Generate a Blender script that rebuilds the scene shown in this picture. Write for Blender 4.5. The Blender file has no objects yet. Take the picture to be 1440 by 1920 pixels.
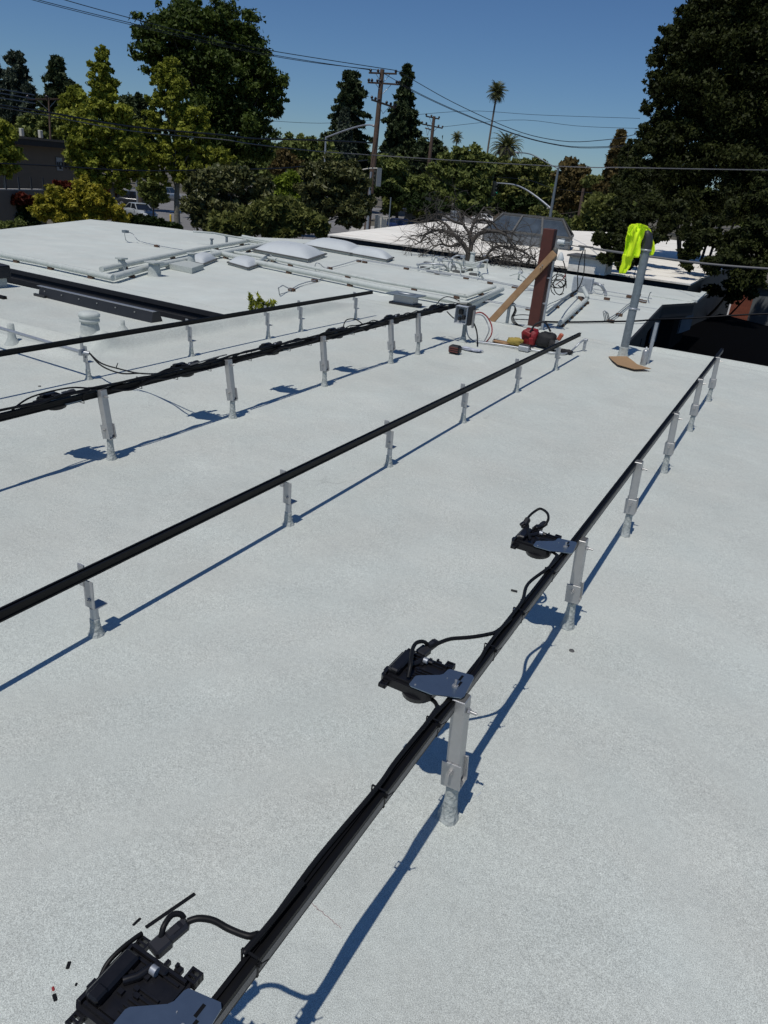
import bpy, math, random
import numpy as np
from mathutils import Vector, Matrix
random.seed(7)
RG = np.random.default_rng(11)
PI = math.pi
sc = bpy.context.scene
COL = sc.collection

# ------------------------------------------------------------------ camera
CF, CYAW, CPIT, CROL, CH = 1377.04, 0.4693, 0.4300, -0.0943, 1.7412
def _cam():
    cp, sp = math.cos(CPIT), math.sin(CPIT)
    f = Vector((math.cos(CYAW)*cp, math.sin(CYAW)*cp, -sp))
    r0 = Vector((math.sin(CYAW), -math.cos(CYAW), 0)); d0 = f.cross(r0)
    r = math.cos(CROL)*r0 + math.sin(CROL)*d0
    d = -math.sin(CROL)*r0 + math.cos(CROL)*d0
    return r, d, f
CR, CD, CFW = _cam()
cam_d = bpy.data.cameras.new('camera'); cam = bpy.data.objects.new('camera', cam_d); COL.objects.link(cam)
cam.matrix_world = Matrix(((CR.x, -CD.x, -CFW.x, 0), (CR.y, -CD.y, -CFW.y, 0), (CR.z, -CD.z, -CFW.z, CH), (0, 0, 0, 1)))
cam_d.sensor_fit = 'VERTICAL'; cam_d.sensor_height = 24; cam_d.lens = CF/1920*24
cam_d.clip_start = 0.05; cam_d.clip_end = 3000
sc.camera = cam

# ------------------------------------------------------------------ light
SUNV = Vector((0.45, -0.02, -1.0)).normalized()          # the way the sunlight travels
w = bpy.data.worlds.new('World'); sc.world = w; w.use_nodes = True
nt = w.node_tree; nt.nodes.clear()
sky = nt.nodes.new('ShaderNodeTexSky'); sky.sky_type = 'NISHITA'; sky.sun_disc = False
sky.sun_elevation = math.asin(-SUNV.z)
sky.sun_rotation = math.atan2(-SUNV.x, -SUNV.y)          # clockwise from +Y
sky.altitude = 300; sky.air_density = 1.0; sky.dust_density = 0.0; sky.ozone_density = 1.0
bg = nt.nodes.new('ShaderNodeBackground'); bg.inputs[1].default_value = 0.048
out = nt.nodes.new('ShaderNodeOutputWorld')
tn = nt.nodes.new('ShaderNodeMix'); tn.data_type = 'RGBA'; tn.blend_type = 'MULTIPLY'; tn.inputs[0].default_value = 1; tn.inputs[7].default_value = (.78, 1.12, 1.60, 1)
nt.links.new(sky.outputs[0], tn.inputs[6]); nt.links.new(tn.outputs[2], bg.inputs[0]); nt.links.new(bg.outputs[0], out.inputs[0])
sun_d = bpy.data.lights.new('sun', 'SUN'); sun = bpy.data.objects.new('sun', sun_d); COL.objects.link(sun)
sun_d.energy = 3.4; sun_d.angle = math.radians(0.53); sun_d.color = (1.0, 0.965, 0.91)
sun.rotation_euler = SUNV.to_track_quat('-Z', 'Y').to_euler()
sun.location = (0, 0, 30)
sc.view_settings.view_transform = 'Standard'; sc.view_settings.look = 'None'
sc.view_settings.exposure = -0.35; sc.view_settings.gamma = 1
sc.view_settings.use_curve_mapping = False
try:
    sc.cycles.max_bounces = 6; sc.cycles.transparent_max_bounces = 8
    sc.cycles.use_denoising = True
except Exception: pass

# ------------------------------------------------------------------ helpers
GZ = -4.3                                                # street level; the roofs are at z = 0
def ray(px, py): return (CR*((px-720)/CF) + CD*((py-960)/CF) + CFW)
def at(px, py, z=0.0):
    r = ray(px, py); t = (z-CH)/r.z
    return Vector((0, 0, CH)) + r*t
def atd(px, py, D):
    r = ray(px, py); t = D/math.hypot(r.x, r.y)
    return Vector((0, 0, CH)) + r*t
def pd(px, py, P):                                       # point on the pixel's ray at P's horizontal distance
    return atd(px, py, math.hypot(P.x, P.y))

def V(*a): return Vector(a)
class MB:
    def __init__(s): s.v = []; s.f = []; s.sm = []
    def add(s, vs, fs, smooth=False):
        n = len(s.v); s.v += [tuple(x) for x in vs]; s.f += [tuple(i+n for i in f) for f in fs]; s.sm += [smooth]*len(fs)
        return s
    def box(s, c, size, M=None, bev=0.0):
        c = Vector(c); hx, hy, hz = size[0]/2, size[1]/2, size[2]/2
        if bev > 0:
            b = min(bev, hx*.9, hy*.9, hz*.9); vs = []; idx = {}
            for sx in (-1, 1):
                for sy in (-1, 1):
                    for sz in (-1, 1):
                        for k in range(3):
                            p = [sx*(hx-(b if k != 0 else 0)), sy*(hy-(b if k != 1 else 0)), sz*(hz-(b if k != 2 else 0))]
                            idx[(sx, sy, sz, k)] = len(vs); vs.append(Vector(p))
            fs = []
            for k, (a, d) in enumerate(((1, 2), (0, 2), (0, 1))):
                for sg in (-1, 1):
                    q = []
                    for (u, t) in ((-1, -1), (1, -1), (1, 1), (-1, 1)):
                        sv = [0, 0, 0]; sv[k] = sg; sv[a] = u; sv[d] = t; q.append(idx[(*sv, k)])
                    fs.append(q)
            for k, (a, d) in enumerate(((1, 2), (0, 2), (0, 1))):
                for u in (-1, 1):
                    for t in (-1, 1):
                        s1 = [0, 0, 0]; s1[a] = u; s1[d] = t; s2 = list(s1); s1[k] = -1; s2[k] = 1
                        fs.append([idx[(*s1, a)], idx[(*s2, a)], idx[(*s2, d)], idx[(*s1, d)]])
            for sx in (-1, 1):
                for sy in (-1, 1):
                    for sz in (-1, 1): fs.append([idx[(sx, sy, sz, k)] for k in range(3)])
        else:
            vs = [Vector((x*hx, y*hy, z*hz)) for x in (-1, 1) for y in (-1, 1) for z in (-1, 1)]
            fs = [(0, 1, 3, 2), (4, 6, 7, 5), (0, 4, 5, 1), (2, 3, 7, 6), (0, 2, 6, 4), (1, 5, 7, 3)]
        if M is not None: vs = [M @ v for v in vs]
        return s.add([v+c for v in vs], fs)
    def beam(s, a, b, wy, wz, up=(0, 0, 1), bev=0.0):    # bar of width wy and depth wz from a to b
        a, b = Vector(a), Vector(b); x = (b-a); L = x.length; x.normalize()
        y = Vector(up).cross(x)
        if y.length < 1e-4: y = Vector((0, 1, 0)).cross(x)
        y.normalize(); z = x.cross(y)
        M = Matrix((x, y, z)).transposed()
        return s.box((a+b)/2, (L, wy, wz), M, bev)
    def tube(s, path, r, n=8, smooth=True, cap=True, flat=None):
        path = [Vector(p) for p in path]; m = len(path)
        rs = list(r) if hasattr(r, '__len__') else [r]*m
        vs = []; fs = []; prev = None
        for i, p in enumerate(path):
            t = (path[min(i+1, m-1)]-path[max(i-1, 0)])
            if t.length < 1e-9: t = Vector((0, 0, 1))
            t.normalize()
            if prev is None:
                u = t.cross(Vector((0, 0, 1)))
                if u.length < .05: u = t.cross(Vector((0, 1, 0)))
            else: u = prev - t*prev.dot(t)
            u.normalize(); prev = u; v = t.cross(u)
            for k in range(n):
                a = 2*PI*k/n; vs.append(p + (u*math.cos(a) + v*math.sin(a))*rs[i])
        for i in range(m-1):
            for k in range(n):
                k2 = (k+1) % n; fs.append((i*n+k, i*n+k2, (i+1)*n+k2, (i+1)*n+k))
        s.add(vs, fs, smooth)
        if cap:
            s.add([vs[k] for k in range(n)], [tuple(range(n))[::-1]])
            s.add([vs[(m-1)*n+k] for k in range(n)], [tuple(range(n))])
        return s
    def cyl(s, a, b, r1, r2=None, n=16): return s.tube([a, b], [r1, r1 if r2 is None else r2], n)
    def lathe(s, prof, c=(0, 0, 0), n=20, smooth=True, sq=(1, 1)):
        c = Vector(c); vs = []; fs = []; m = len(prof)
        for r, z in prof:
            for k in range(n):
                a = 2*PI*k/n; vs.append(c+Vector((r*math.cos(a)*sq[0], r*math.sin(a)*sq[1], z)))
        for i in range(m-1):
            for k in range(n):
                k2 = (k+1) % n; fs.append((i*n+k, i*n+k2, (i+1)*n+k2, (i+1)*n+k))
        s.add(vs, fs, smooth)
        if prof[-1][0] > 1e-4: s.add(vs[-n:], [tuple(range(n))])
        return s
    def prism(s, poly, z0, z1, M=None, c=(0, 0, 0)):     # poly in xy, extruded z0..z1
        n = len(poly); a = sum(poly[i][0]*poly[(i+1) % n][1]-poly[(i+1) % n][0]*poly[i][1] for i in range(n))
        if a < 0: poly = poly[::-1]
        vs = [Vector((p[0], p[1], z0)) for p in poly] + [Vector((p[0], p[1], z1)) for p in poly]
        if M is not None: vs = [M @ v for v in vs]
        c = Vector(c); vs = [v+c for v in vs]
        fs = [tuple(range(n))[::-1], tuple(range(n, 2*n))] + [(i, (i+1) % n, n+(i+1) % n, n+i) for i in range(n)]
        return s.add(vs, fs)
    def blob(s, c, r, n=10, m=7, jit=0.0, M=None):
        c = Vector(c); r = r if hasattr(r, '__len__') else (r, r, r); vs = []; fs = []
        for i in range(m+1):
            th = PI*i/m
            for k in range(n):
                a = 2*PI*k/n; j = 1+random.uniform(-jit, jit)
                p = Vector((r[0]*math.sin(th)*math.cos(a)*j, r[1]*math.sin(th)*math.sin(a)*j, r[2]*math.cos(th)*(j if 0 < i < m else 1)))
                if i in (0, m): p = Vector((0, 0, r[2]*math.cos(th)))
                vs.append((M @ p if M is not None else p)+c)
        for i in range(m):
            for k in range(n):
                k2 = (k+1) % n; fs.append((i*n+k, (i+1)*n+k, (i+1)*n+k2, i*n+k2))
        return s.add(vs, fs, True)
    def build(s, name, mat, parent=None, loc=None, world=False):
        me = bpy.data.meshes.new(name)
        vs = s.v
        if loc is not None and world:
            L = Vector(loc); vs = [(x-L.x, y-L.y, z-L.z) for x, y, z in vs]
        me.from_pydata(vs, [], s.f); me.polygons.foreach_set('use_smooth', s.sm)
        me.materials.append(mat); me.update()
        o = bpy.data.objects.new(name, me); COL.objects.link(o)
        if parent is not None: o.parent = parent
        if loc is not None: o.location = loc
        return o

def smooth(pts, k=6):
    P = [Vector(p) for p in pts]
    if len(P) < 3: return P
    out = []
    for i in range(len(P)-1):
        p0, p1, p2, p3 = P[max(i-1, 0)], P[i], P[i+1], P[min(i+2, len(P)-1)]
        for j in range(k):
            t = j/k
            out.append(0.5*((2*p1)+(p2-p0)*t+(2*p0-5*p1+4*p2-p3)*t*t+(3*p1-p0-3*p2+p3)*t**3))
    out.append(P[-1]); return out
def sag(a, b, d, n=16):
    a, b = Vector(a), Vector(b)
    return [a.lerp(b, i/n) - Vector((0, 0, d*4*(i/n)*(1-i/n))) for i in range(n+1)]

def tag(o, label=None, cat=None, group=None, kind=None):
    if label: o['label'] = label
    if cat: o['category'] = cat
    if group: o['group'] = group
    if kind: o['kind'] = kind
    return o
def empty(name, loc, rz=0, **kw):
    o = bpy.data.objects.new(name, None); o.empty_display_size = .1; COL.objects.link(o)
    o.location = loc; o.rotation_euler = (0, 0, rz)
    return tag(o, **kw)
KIDS = {}
def copy_tree(root, loc, rz=0, label=None, group=None):
    r = root.copy(); COL.objects.link(r); r.location = loc; r.rotation_euler = (0, 0, rz)
    if label: r['label'] = label
    if group: r['group'] = group
    for ch in list(root.children):
        c = ch.copy(); COL.objects.link(c); c.parent = r
        for g in list(ch.children):
            d = g.copy(); COL.objects.link(d); d.parent = c
    return r

# ------------------------------------------------------------------ materials
def mat(name, col, rough=.6, metal=0.0, spec=.5, var=0.0, vscale=8.0, bump=0.0, bscale=60.0, col2=None, coord='Object', emit=None, dirt=None):
    m = bpy.data.materials.new(name); m.use_nodes = True; n = m.node_tree.nodes; l = m.node_tree.links
    b = n['Principled BSDF']; b.inputs['Roughness'].default_value = rough; b.inputs['Metallic'].default_value = metal
    b.inputs['Specular IOR Level'].default_value = spec
    b.inputs['Base Color'].default_value = (*col, 1)
    tc = n.new('ShaderNodeTexCoord')
    if var > 0 or col2:
        nz = n.new('ShaderNodeTexNoise'); nz.inputs['Scale'].default_value = vscale; nz.inputs['Detail'].default_value = 6; nz.inputs['Roughness'].default_value = .65
        l.new(tc.outputs[coord], nz.inputs['Vector'])
        rp = n.new('ShaderNodeValToRGB'); rp.color_ramp.elements[0].position = .3; rp.color_ramp.elements[1].position = .7
        c2 = col2 or tuple(c*(1+var) for c in col); c1 = col if col2 else tuple(c*(1-var) for c in col)
        rp.color_ramp.elements[0].color = (*c1, 1); rp.color_ramp.elements[1].color = (*c2, 1)
        l.new(nz.outputs['Fac'], rp.inputs['Fac']); l.new(rp.outputs[0], b.inputs['Base Color'])
        mr = n.new('ShaderNodeMapRange'); mr.inputs['To Min'].default_value = max(0, rough-.08); mr.inputs['To Max'].default_value = min(1, rough+.1)
        l.new(nz.outputs['Fac'], mr.inputs['Value']); l.new(mr.outputs[0], b.inputs['Roughness'])
    if bump > 0:
        n2 = n.new('ShaderNodeTexNoise'); n2.inputs['Scale'].default_value = bscale; n2.inputs['Detail'].default_value = 4
        l.new(tc.outputs[coord], n2.inputs['Vector'])
        bp = n.new('ShaderNodeBump'); bp.inputs['Strength'].default_value = 1; bp.inputs['Distance'].default_value = bump
        l.new(n2.outputs['Fac'], bp.inputs['Height']); l.new(bp.outputs[0], b.inputs['Normal'])
    if emit:
        b.inputs['Emission Color'].default_value = (*emit[0], 1); b.inputs['Emission Strength'].default_value = emit[1]
    return m

def roof_mat(name, base, speck=.16, grain=.0017, gscale=380, stains=0.0, stain_col=(.2, .17, .13), white=.0, coarse=1.0):
    m = bpy.data.materials.new(name); m.use_nodes = True; n = m.node_tree.nodes; l = m.node_tree.links
    b = n['Principled BSDF']; b.inputs['Roughness'].default_value = .8; b.inputs['Specular IOR Level'].default_value = .25
    tc = n.new('ShaderNodeTexCoord'); g = n.new('ShaderNodeNewGeometry')
    def noise(scale, det=3, ro=.6, vec=None):
        z = n.new('ShaderNodeTexNoise'); z.inputs['Scale'].default_value = scale; z.inputs['Detail'].default_value = det; z.inputs['Roughness'].default_value = ro
        l.new(vec or g.outputs['Position'], z.inputs['Vector']); return z.outputs['Fac']
    def rng(fac, a, b_, c, d):
        r = n.new('ShaderNodeMapRange'); l.new(fac, r.inputs['Value'])
        for i, vv in zip(('From Min', 'From Max', 'To Min', 'To Max'), (a, b_, c, d)): r.inputs[i].default_value = vv
        return r.outputs[0]
    def mul(a, b_, op='MULTIPLY'):
        k = n.new('ShaderNodeMath'); k.operation = op; l.new(a, k.inputs[0])
        if isinstance(b_, float): k.inputs[1].default_value = b_
        else: l.new(b_, k.inputs[1])
        return k.outputs[0]
    fine = rng(noise(gscale, 2, .7), .3, .7, 1-speck, 1+speck)
    mid = rng(noise(60*coarse, 4, .7), .3, .7, 1-speck*.2, 1+speck*.2)
    mott = rng(noise(2.2, 5, .6), .3, .7, .955, 1.045)
    big = rng(noise(.45, 4, .55), .3, .7, .95, 1.05)
    f = mul(mul(mul(fine, mid), mott), big)
    cr = n.new('ShaderNodeMath'); cr.operation = 'SUBTRACT'; l.new(noise(.9, 2, .5), cr.inputs[0]); cr.inputs[1].default_value = .53
    ab = n.new('ShaderNodeMath'); ab.operation = 'ABSOLUTE'; l.new(cr.outputs[0], ab.inputs[0])
    gate = rng(noise(1.3, 2, .5), .50, .62, 0, .16)
    line = rng(ab.outputs[0], 0, .0011, 1, 0); f = mul(f, rng(mul(line, gate), 0, 1, 1, 0))
    if white > 0:
        sp = rng(noise(1.1, 6, .75), .62, .74, 1.0, 1+white); f = mul(f, sp)
    mx = n.new('ShaderNodeMix'); mx.data_type = 'RGBA'; mx.blend_type = 'MULTIPLY'; mx.inputs[0].default_value = 1
    mx.inputs[6].default_value = (*base, 1)
    cmb = n.new('ShaderNodeCombineColor'); 
    for i in range(3): l.new(f, cmb.inputs[i])
    l.new(cmb.outputs[0], mx.inputs[7]); col = mx.outputs[2]
    # slight warm/cool drift of the coating
    hue = rng(noise(1.6, 3, .6), .35, .65, 0, 1)
    m2 = n.new('ShaderNodeMix'); m2.data_type = 'RGBA'; m2.blend_type = 'MULTIPLY'; l.new(hue, m2.inputs[0]); l.new(col, m2.inputs[6]); m2.inputs[7].default_value = (1.02, .995, .985, 1); col = m2.outputs[2]
    if stains > 0:
        mp = n.new('ShaderNodeMapping'); mp.inputs['Scale'].default_value = (2.6, .35, 1); l.new(g.outputs['Position'], mp.inputs['Vector'])
        st = rng(noise(1.7, 8, .72, mp.outputs[0]), .5, .68, 0, stains)
        m3 = n.new('ShaderNodeMix'); m3.data_type = 'RGBA'; l.new(st, m3.inputs[0]); l.new(col, m3.inputs[6]); m3.inputs[7].default_value = (*stain_col, 1); col = m3.outputs[2]
    l.new(col, b.inputs['Base Color'])
    bp = n.new('ShaderNodeBump'); bp.inputs['Distance'].default_value = grain
    h = mul(noise(gscale*.7, 2, .7), mul(noise(60*coarse, 3, .6), 1.5), 'ADD'); l.new(h, bp.inputs['Height'])
    bp2 = n.new('ShaderNodeBump'); bp2.inputs['Distance'].default_value = .05; bp2.inputs['Strength'].default_value = .5
    l.new(noise(2.6, 3, .5), bp2.inputs['Height']); l.new(bp.outputs[0], bp2.inputs['Normal'])
    l.new(bp2.outputs[0], b.inputs['Normal'])
    return m

def leaf_mat(name, dark, light, rough=.6, trans=.22, spec=.18):
    m = bpy.data.materials.new(name); m.use_nodes = True; n = m.node_tree.nodes; l = m.node_tree.links
    b = n['Principled BSDF']; b.inputs['Roughness'].default_value = rough; b.inputs['Specular IOR Level'].default_value = spec
    a = n.new('ShaderNodeAttribute'); a.attribute_name = 'tint'
    rp = n.new('ShaderNodeValToRGB'); rp.color_ramp.elements[0].color = (*dark, 1); rp.color_ramp.elements[1].color = (*light, 1)
    l.new(a.outputs['Fac'], rp.inputs['Fac']); l.new(rp.outputs[0], b.inputs['Base Color'])
    t = n.new('ShaderNodeBsdfTranslucent'); l.new(rp.outputs[0], t.inputs['Color'])
    mx = n.new('ShaderNodeMixShader'); mx.inputs[0].default_value = trans
    l.new(b.outputs[0], mx.inputs[1]); l.new(t.outputs[0], mx.inputs[2]); l.new(mx.outputs[0], n['Material Output'].inputs[0])
    return m

M = {}
M['roof'] = roof_mat('granular_roof_coating', (.565, .597, .545), speck=.42, white=.07)
M['roof_far'] = roof_mat('smooth_roof_coating', (.595, .632, .582), speck=.07, grain=.0008, white=.22)
M['roof_dirty'] = roof_mat('weathered_white_roof', (.93, .90, .80), speck=.05, stains=.8, stain_col=(.42, .35, .27), white=.1)
M['coated'] = mat('rough_grey_coating', (.45, .48, .45), rough=.85, var=.14, vscale=40, bump=.004, bscale=110)
M['coated_lumpy'] = mat('lumpy_grey_coating', (.42, .445, .42), rough=.85, var=.25, vscale=80, bump=.012, bscale=60)
M['pipe_white'] = mat('white_coated_pipe', (.53, .56, .52), rough=.7, var=.1, vscale=14, bump=.001)
M['alu'] = mat('mill_aluminium', (.44, .44, .435), rough=.40, metal=.6, var=.08, vscale=22, bump=.0004, bscale=200)
M['alu_dull'] = mat('dull_aluminium', (.40, .405, .41), rough=.45, metal=.6, var=.1, vscale=30)
M['galv'] = mat('galvanised_steel', (.20, .235, .255), rough=.5, metal=.35, var=.16, vscale=26)
M['galv_light'] = mat('galvanised_steel_light', (.42, .44, .46), rough=.42, metal=.55, var=.14, vscale=30)
M['rail'] = mat('black_anodised_aluminium', (.004, .004, .0045), rough=.5, metal=.0, spec=.22, var=.15, vscale=20)
M['rail_groove'] = mat('worn_black_rail_channel', (.20, .185, .175), rough=.55, metal=.3, var=.25, vscale=18)  # grey strip, lighter than the rail
M['plastic'] = mat('black_plastic', (.008, .008, .010), rough=.38, spec=.4, var=.15, vscale=40)
M['plastic_grey'] = mat('charcoal_plastic', (.018, .018, .021), rough=.45)
M['cable'] = mat('black_cable', (.007, .007, .0075), rough=.5, spec=.25)
M['cable_grey'] = mat('grey_cable', (.13, .13, .13), rough=.6)
M['plate'] = mat('blued_steel_plate', (.20, .26, .33), rough=.28, metal=.8, var=.06, vscale=12)
M['bolt'] = mat('bright_bolt', (.50, .49, .47), rough=.42, metal=.7)
M['white_plastic'] = mat('white_acrylic', (.60, .63, .62), rough=.45, spec=.3, var=.05, vscale=3)
M['frame_dark'] = mat('dark_frame', (.10, .10, .095), rough=.6, var=.2, vscale=15)
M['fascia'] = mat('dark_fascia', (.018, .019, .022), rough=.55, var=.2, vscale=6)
M['fascia_grey'] = mat('grey_fascia', (.028, .029, .032), rough=.5, var=.15, vscale=6)
M['wall_grey'] = mat('grey_wall', (.14, .155, .17), rough=.8, var=.1, vscale=3)
M['void'] = mat('black_membrane', (.0022, .0022, .0025), rough=1, spec=.02)  # near black: deep shade of the courtyard put into the colour
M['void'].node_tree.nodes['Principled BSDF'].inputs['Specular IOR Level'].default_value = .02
M['dark'] = mat('shaded_dark_wall', (.007, .007, .007), rough=.9, spec=.05)  # shade on the walls is put into this near-black colour
M['redpost'] = mat('red_brown_paint', (.078, .020, .012), rough=.6, var=.16, vscale=9, bump=.0008, bscale=40)
M['lumber'] = mat('raw_lumber', (.30, .17, .08), rough=.7, col2=(.40, .245, .125), vscale=12, bump=.001)
M['block'] = mat('wood_block', (.11, .065, .042), rough=.85, var=.3, vscale=30)
M['cardboard'] = mat('brown_cardboard', (.36, .225, .115), rough=.85, var=.06, vscale=14)
M['vest'] = mat('neon_yellow_fabric', (.70, .95, .03), rough=.9, spec=.1)
M['red'] = mat('red_nylon', (.22, .009, .012), rough=.55, var=.2, vscale=14, bump=.004, bscale=30)
M['black_cloth'] = mat('black_nylon', (.012, .012, .013), rough=.75, bump=.004, bscale=30)
M['yellow'] = mat('yellow_cloth', (.36, .27, .06), rough=.85, var=.25, vscale=25, bump=.005, bscale=30)
M['rag'] = mat('pale_rag', (.50, .53, .60), rough=.9, var=.15, vscale=20, bump=.006, bscale=25)
M['pole_wood'] = mat('weathered_pole_wood', (.115, .075, .052), rough=.85, var=.3, vscale=5, bump=.01, bscale=12)
M['bark'] = mat('grey_brown_bark', (.085, .07, .055), rough=.9, var=.35, vscale=6, bump=.02, bscale=10)
M['bark_pale'] = mat('pale_mottled_bark', (.20, .19, .15), rough=.85, var=.4, vscale=8)
M['bark_dead'] = mat('bare_branch_bark', (.062, .054, .045), rough=.9, var=.3, vscale=14)
M['bark_dark'] = mat('dark_bark', (.022, .018, .014), rough=.95, var=.3, vscale=6)
M['palm_bark'] = mat('palm_trunk_bark', (.16, .13, .10), rough=.9, var=.25, vscale=4)
M['asphalt'] = mat('asphalt', (.19, .185, .18), rough=.9, var=.15, vscale=.6, coord='Object')
M['earth'] = mat('dry_verge', (.09, .085, .06), rough=.95, col2=(.15, .13, .10), vscale=.35)
M['concrete'] = mat('pale_concrete', (.42, .40, .36), rough=.85, var=.1, vscale=1)
M['stucco'] = mat('grey_brown_stucco', (.17, .14, .105), rough=.9, var=.06, vscale=1.5)
M['cream'] = mat('cream_metal', (.55, .53, .45), rough=.5)
M['paint_white'] = mat('road_paint', (.7, .7, .68), rough=.7)
M['signal'] = mat('dark_signal_housing', (.02, .025, .02), rough=.5)
M['green_lamp'] = mat('lit_green_lens', (.02, .4, .25), rough=.3, emit=((.05, .9, .55), 1.2))
M['dead_lamp'] = mat('unlit_lens', (.05, .02, .015), rough=.2)
M['glass'] = mat('dusty_glass', (.055, .07, .085), rough=.16, spec=.7, var=.45, vscale=1.3)
M['glass_dark'] = mat('dark_glass', (.012, .015, .02), rough=.06, spec=.8)
M['car_silver'] = mat('silver_paint', (.50, .54, .56), rough=.28, metal=.35)
M['car_white'] = mat('white_paint', (.78, .78, .77), rough=.3)
M['car_blue'] = mat('dark_blue_paint', (.02, .035, .10), rough=.25)
M['car_dark'] = mat('dark_paint', (.03, .033, .037), rough=.25)
M['tyre'] = mat('tyre_rubber', (.015, .015, .015), rough=.85)
M['rim'] = mat('wheel_rim', (.45, .45, .46), rough=.35, metal=.7)
M['lens'] = mat('headlight_lens', (.75, .77, .78), rough=.15)
M['yellow_paint'] = mat('yellow_bollard_paint', (.75, .50, .03), rough=.5)
M['fence_red'] = mat('red_brown_boards', (.20, .055, .028), rough=.85, var=.3, vscale=4)
M['shed'] = mat('grey_siding', (.19, .21, .22), rough=.75, var=.06, vscale=2)
M['insul'] = mat('dark_insulator', (.03, .02, .018), rough=.25)
M['copper_red'] = mat('red_wire', (.30, .03, .03), rough=.45)
M['grey_box'] = mat('pale_grey_box', (.42, .45, .48), rough=.5, var=.05)
L = {}
L['sycamore'] = leaf_mat('sycamore_leaves', (.125, .155, .020), (.400, .420, .060), trans=.3)
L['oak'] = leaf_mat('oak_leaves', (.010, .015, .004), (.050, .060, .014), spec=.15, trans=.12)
L['elm'] = leaf_mat('dark_elm_leaves', (0.0269, 0.0470, 0.0067), (0.0952, 0.1344, 0.0202), spec=.25)
L['conifer'] = leaf_mat('redwood_needles', (0.0264, 0.0432, 0.0168), (0.0744, 0.0960, 0.0360), trans=.1, spec=.2)
L['conifer_blue'] = leaf_mat('cedar_needles', (0.0420, 0.0588, 0.0378), (0.0980, 0.1232, 0.0812), trans=.1, spec=.2)
L['magnolia'] = leaf_mat('glossy_magnolia_leaves', (0.0344, 0.0469, 0.0110), (0.1875, 0.1875, 0.0703), rough=.45, trans=.12, spec=.3)
L['mid'] = leaf_mat('mid_green_leaves', (0.0759, 0.1080, 0.0236), (0.2531, 0.2835, 0.0810))
L['olive'] = leaf_mat('olive_green_leaves', (0.0813, 0.1008, 0.0227), (0.2438, 0.2519, 0.0731))
L['bright'] = leaf_mat('bright_green_leaves', (0.1200, 0.1800, 0.0144), (0.2760, 0.3480, 0.0420), trans=.3)
L['gold'] = leaf_mat('yellow_green_leaves', (0.1656, 0.1724, 0.0166), (0.5244, 0.4416, 0.0484), trans=.25)
L['red'] = leaf_mat('red_new_leaves', (.045, .016, .008), (.17, .030, .016))
L['hedge'] = leaf_mat('dark_hedge_leaves', (0.0156, 0.0286, 0.0078), (0.0455, 0.0715, 0.0182))
L['brown'] = leaf_mat('rusty_brown_leaves', (0.0690, 0.0552, 0.0207), (0.1955, 0.1437, 0.0517))
L['palm'] = leaf_mat('palm_fronds', (0.0540, 0.0660, 0.0216), (0.1560, 0.1620, 0.0540), spec=.4)
L['grass'] = leaf_mat('grass', (.05, .06, .015), (.11, .12, .035))
M['scratch'] = mat('faded_red_scratch', (.36, .27, .27), .8)
# ================================================================== ground and streets
def flat(name, pts, mt, kind='structure', z=None):
    mb = MB(); mb.add([Vector((p[0], p[1], z if z is not None else p[2])) for p in pts], [tuple(range(len(pts)))])
    o = mb.build(name, mt); tag(o, kind=kind); return o
flat('ground', [(-600, -600), (1400, -600), (1400, 1400), (-600, 1400)], M['earth'], z=GZ)
def street(name, pts, z, mt): return flat(name, [at(x, y, z) for x, y in pts], mt)
# the road running past the corner, the cross street and the verge beyond
street('road', [(150, 424), (600, 470), (640, 452), (700, 410), (860, 418), (1060, 430), (1060, 421), (900, 404), (640, 385), (420, 372), (250, 352), (150, 350)], GZ+.01, M['asphalt'])
street('pavement', [(640, 450), (760, 444), (830, 430), (760, 420), (660, 426)], GZ+.10, M['concrete'])
street('road_marking', [(318, 396.5), (343, 398.5), (343, 397), (318, 395)], GZ+.016, M['paint_white'])
street('kerb', [(283, 388), (296, 390), (299, 388.5), (286, 386.5)], GZ+.12, M['concrete'])

# ================================================================== the near roof: one sheet with raised lips
def lip(d, w, h): return h*math.exp(-(d/w)**2)
def roof_h(x, y):
    z = .004*math.sin(1.3*x+.7*math.sin(.9*y))+.004*math.sin(1.7*y+.8*math.sin(.8*x))
    # rounded cant along row one and its return
    if 4.5 < x < 9.6:
        yy = 5.57+(x-4.83)*(-.012)+.015*math.sin(3*x)
        d = y-yy
        if abs(d) < .7:
            f = max(0, min(1, (9.5-x)/.9))*max(0, min(1, (x-4.6)/.25))
            z += (lip(d, .085, .12) if d < 0 else lip(d, .16, .12))*f
    if y > 5.5:
        for xx, hh in ((4.86, .07), (4.50, .045)):
            d = x-xx
            if abs(d) < .5: z += lip(d, .09, hh)*min(1, (y-5.45)/.15)
    # far lip
    d = x-9.86
    if abs(d) < .5:
        k = .055 if y < 1.5 else .014
        z += lip(d, .06, k)+lip(d+.2, .05, k*.35)
    return z
gx0, gx1 = 6.47, 7.36
def axis(segs):
    a = []
    for s0, s1, st in segs:
        n = max(1, round((s1-s0)/st)); a += list(np.linspace(s0, s1, n+1)[:-1])
    a.append(segs[-1][1]); return a
xs = axis([(-4, .6, .3), (.6, 4.2, .09), (4.2, 5.3, .04), (5.3, gx0, .07), (gx0, gx1, .12), (gx1, 9.4, .08), (9.4, 9.96, .035)])
ys = axis([(-7, -1, .3), (-1, 5.2, .1), (5.2, 5.95, .03), (5.95, 14.0, .12)])
vs = [(x, y, roof_h(x, y)) for x in xs for y in ys]; ny = len(ys); fs = []
for i in range(len(xs)-1):
    for j in range(ny-1):
        xc, yc = (xs[i]+xs[i+1])/2, (ys[j]+ys[j+1])/2
        if yc > 5.95 and xc > gx0: continue
        a = i*ny+j; fs.append((a, a+ny, a+ny+1, a+1))
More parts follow.
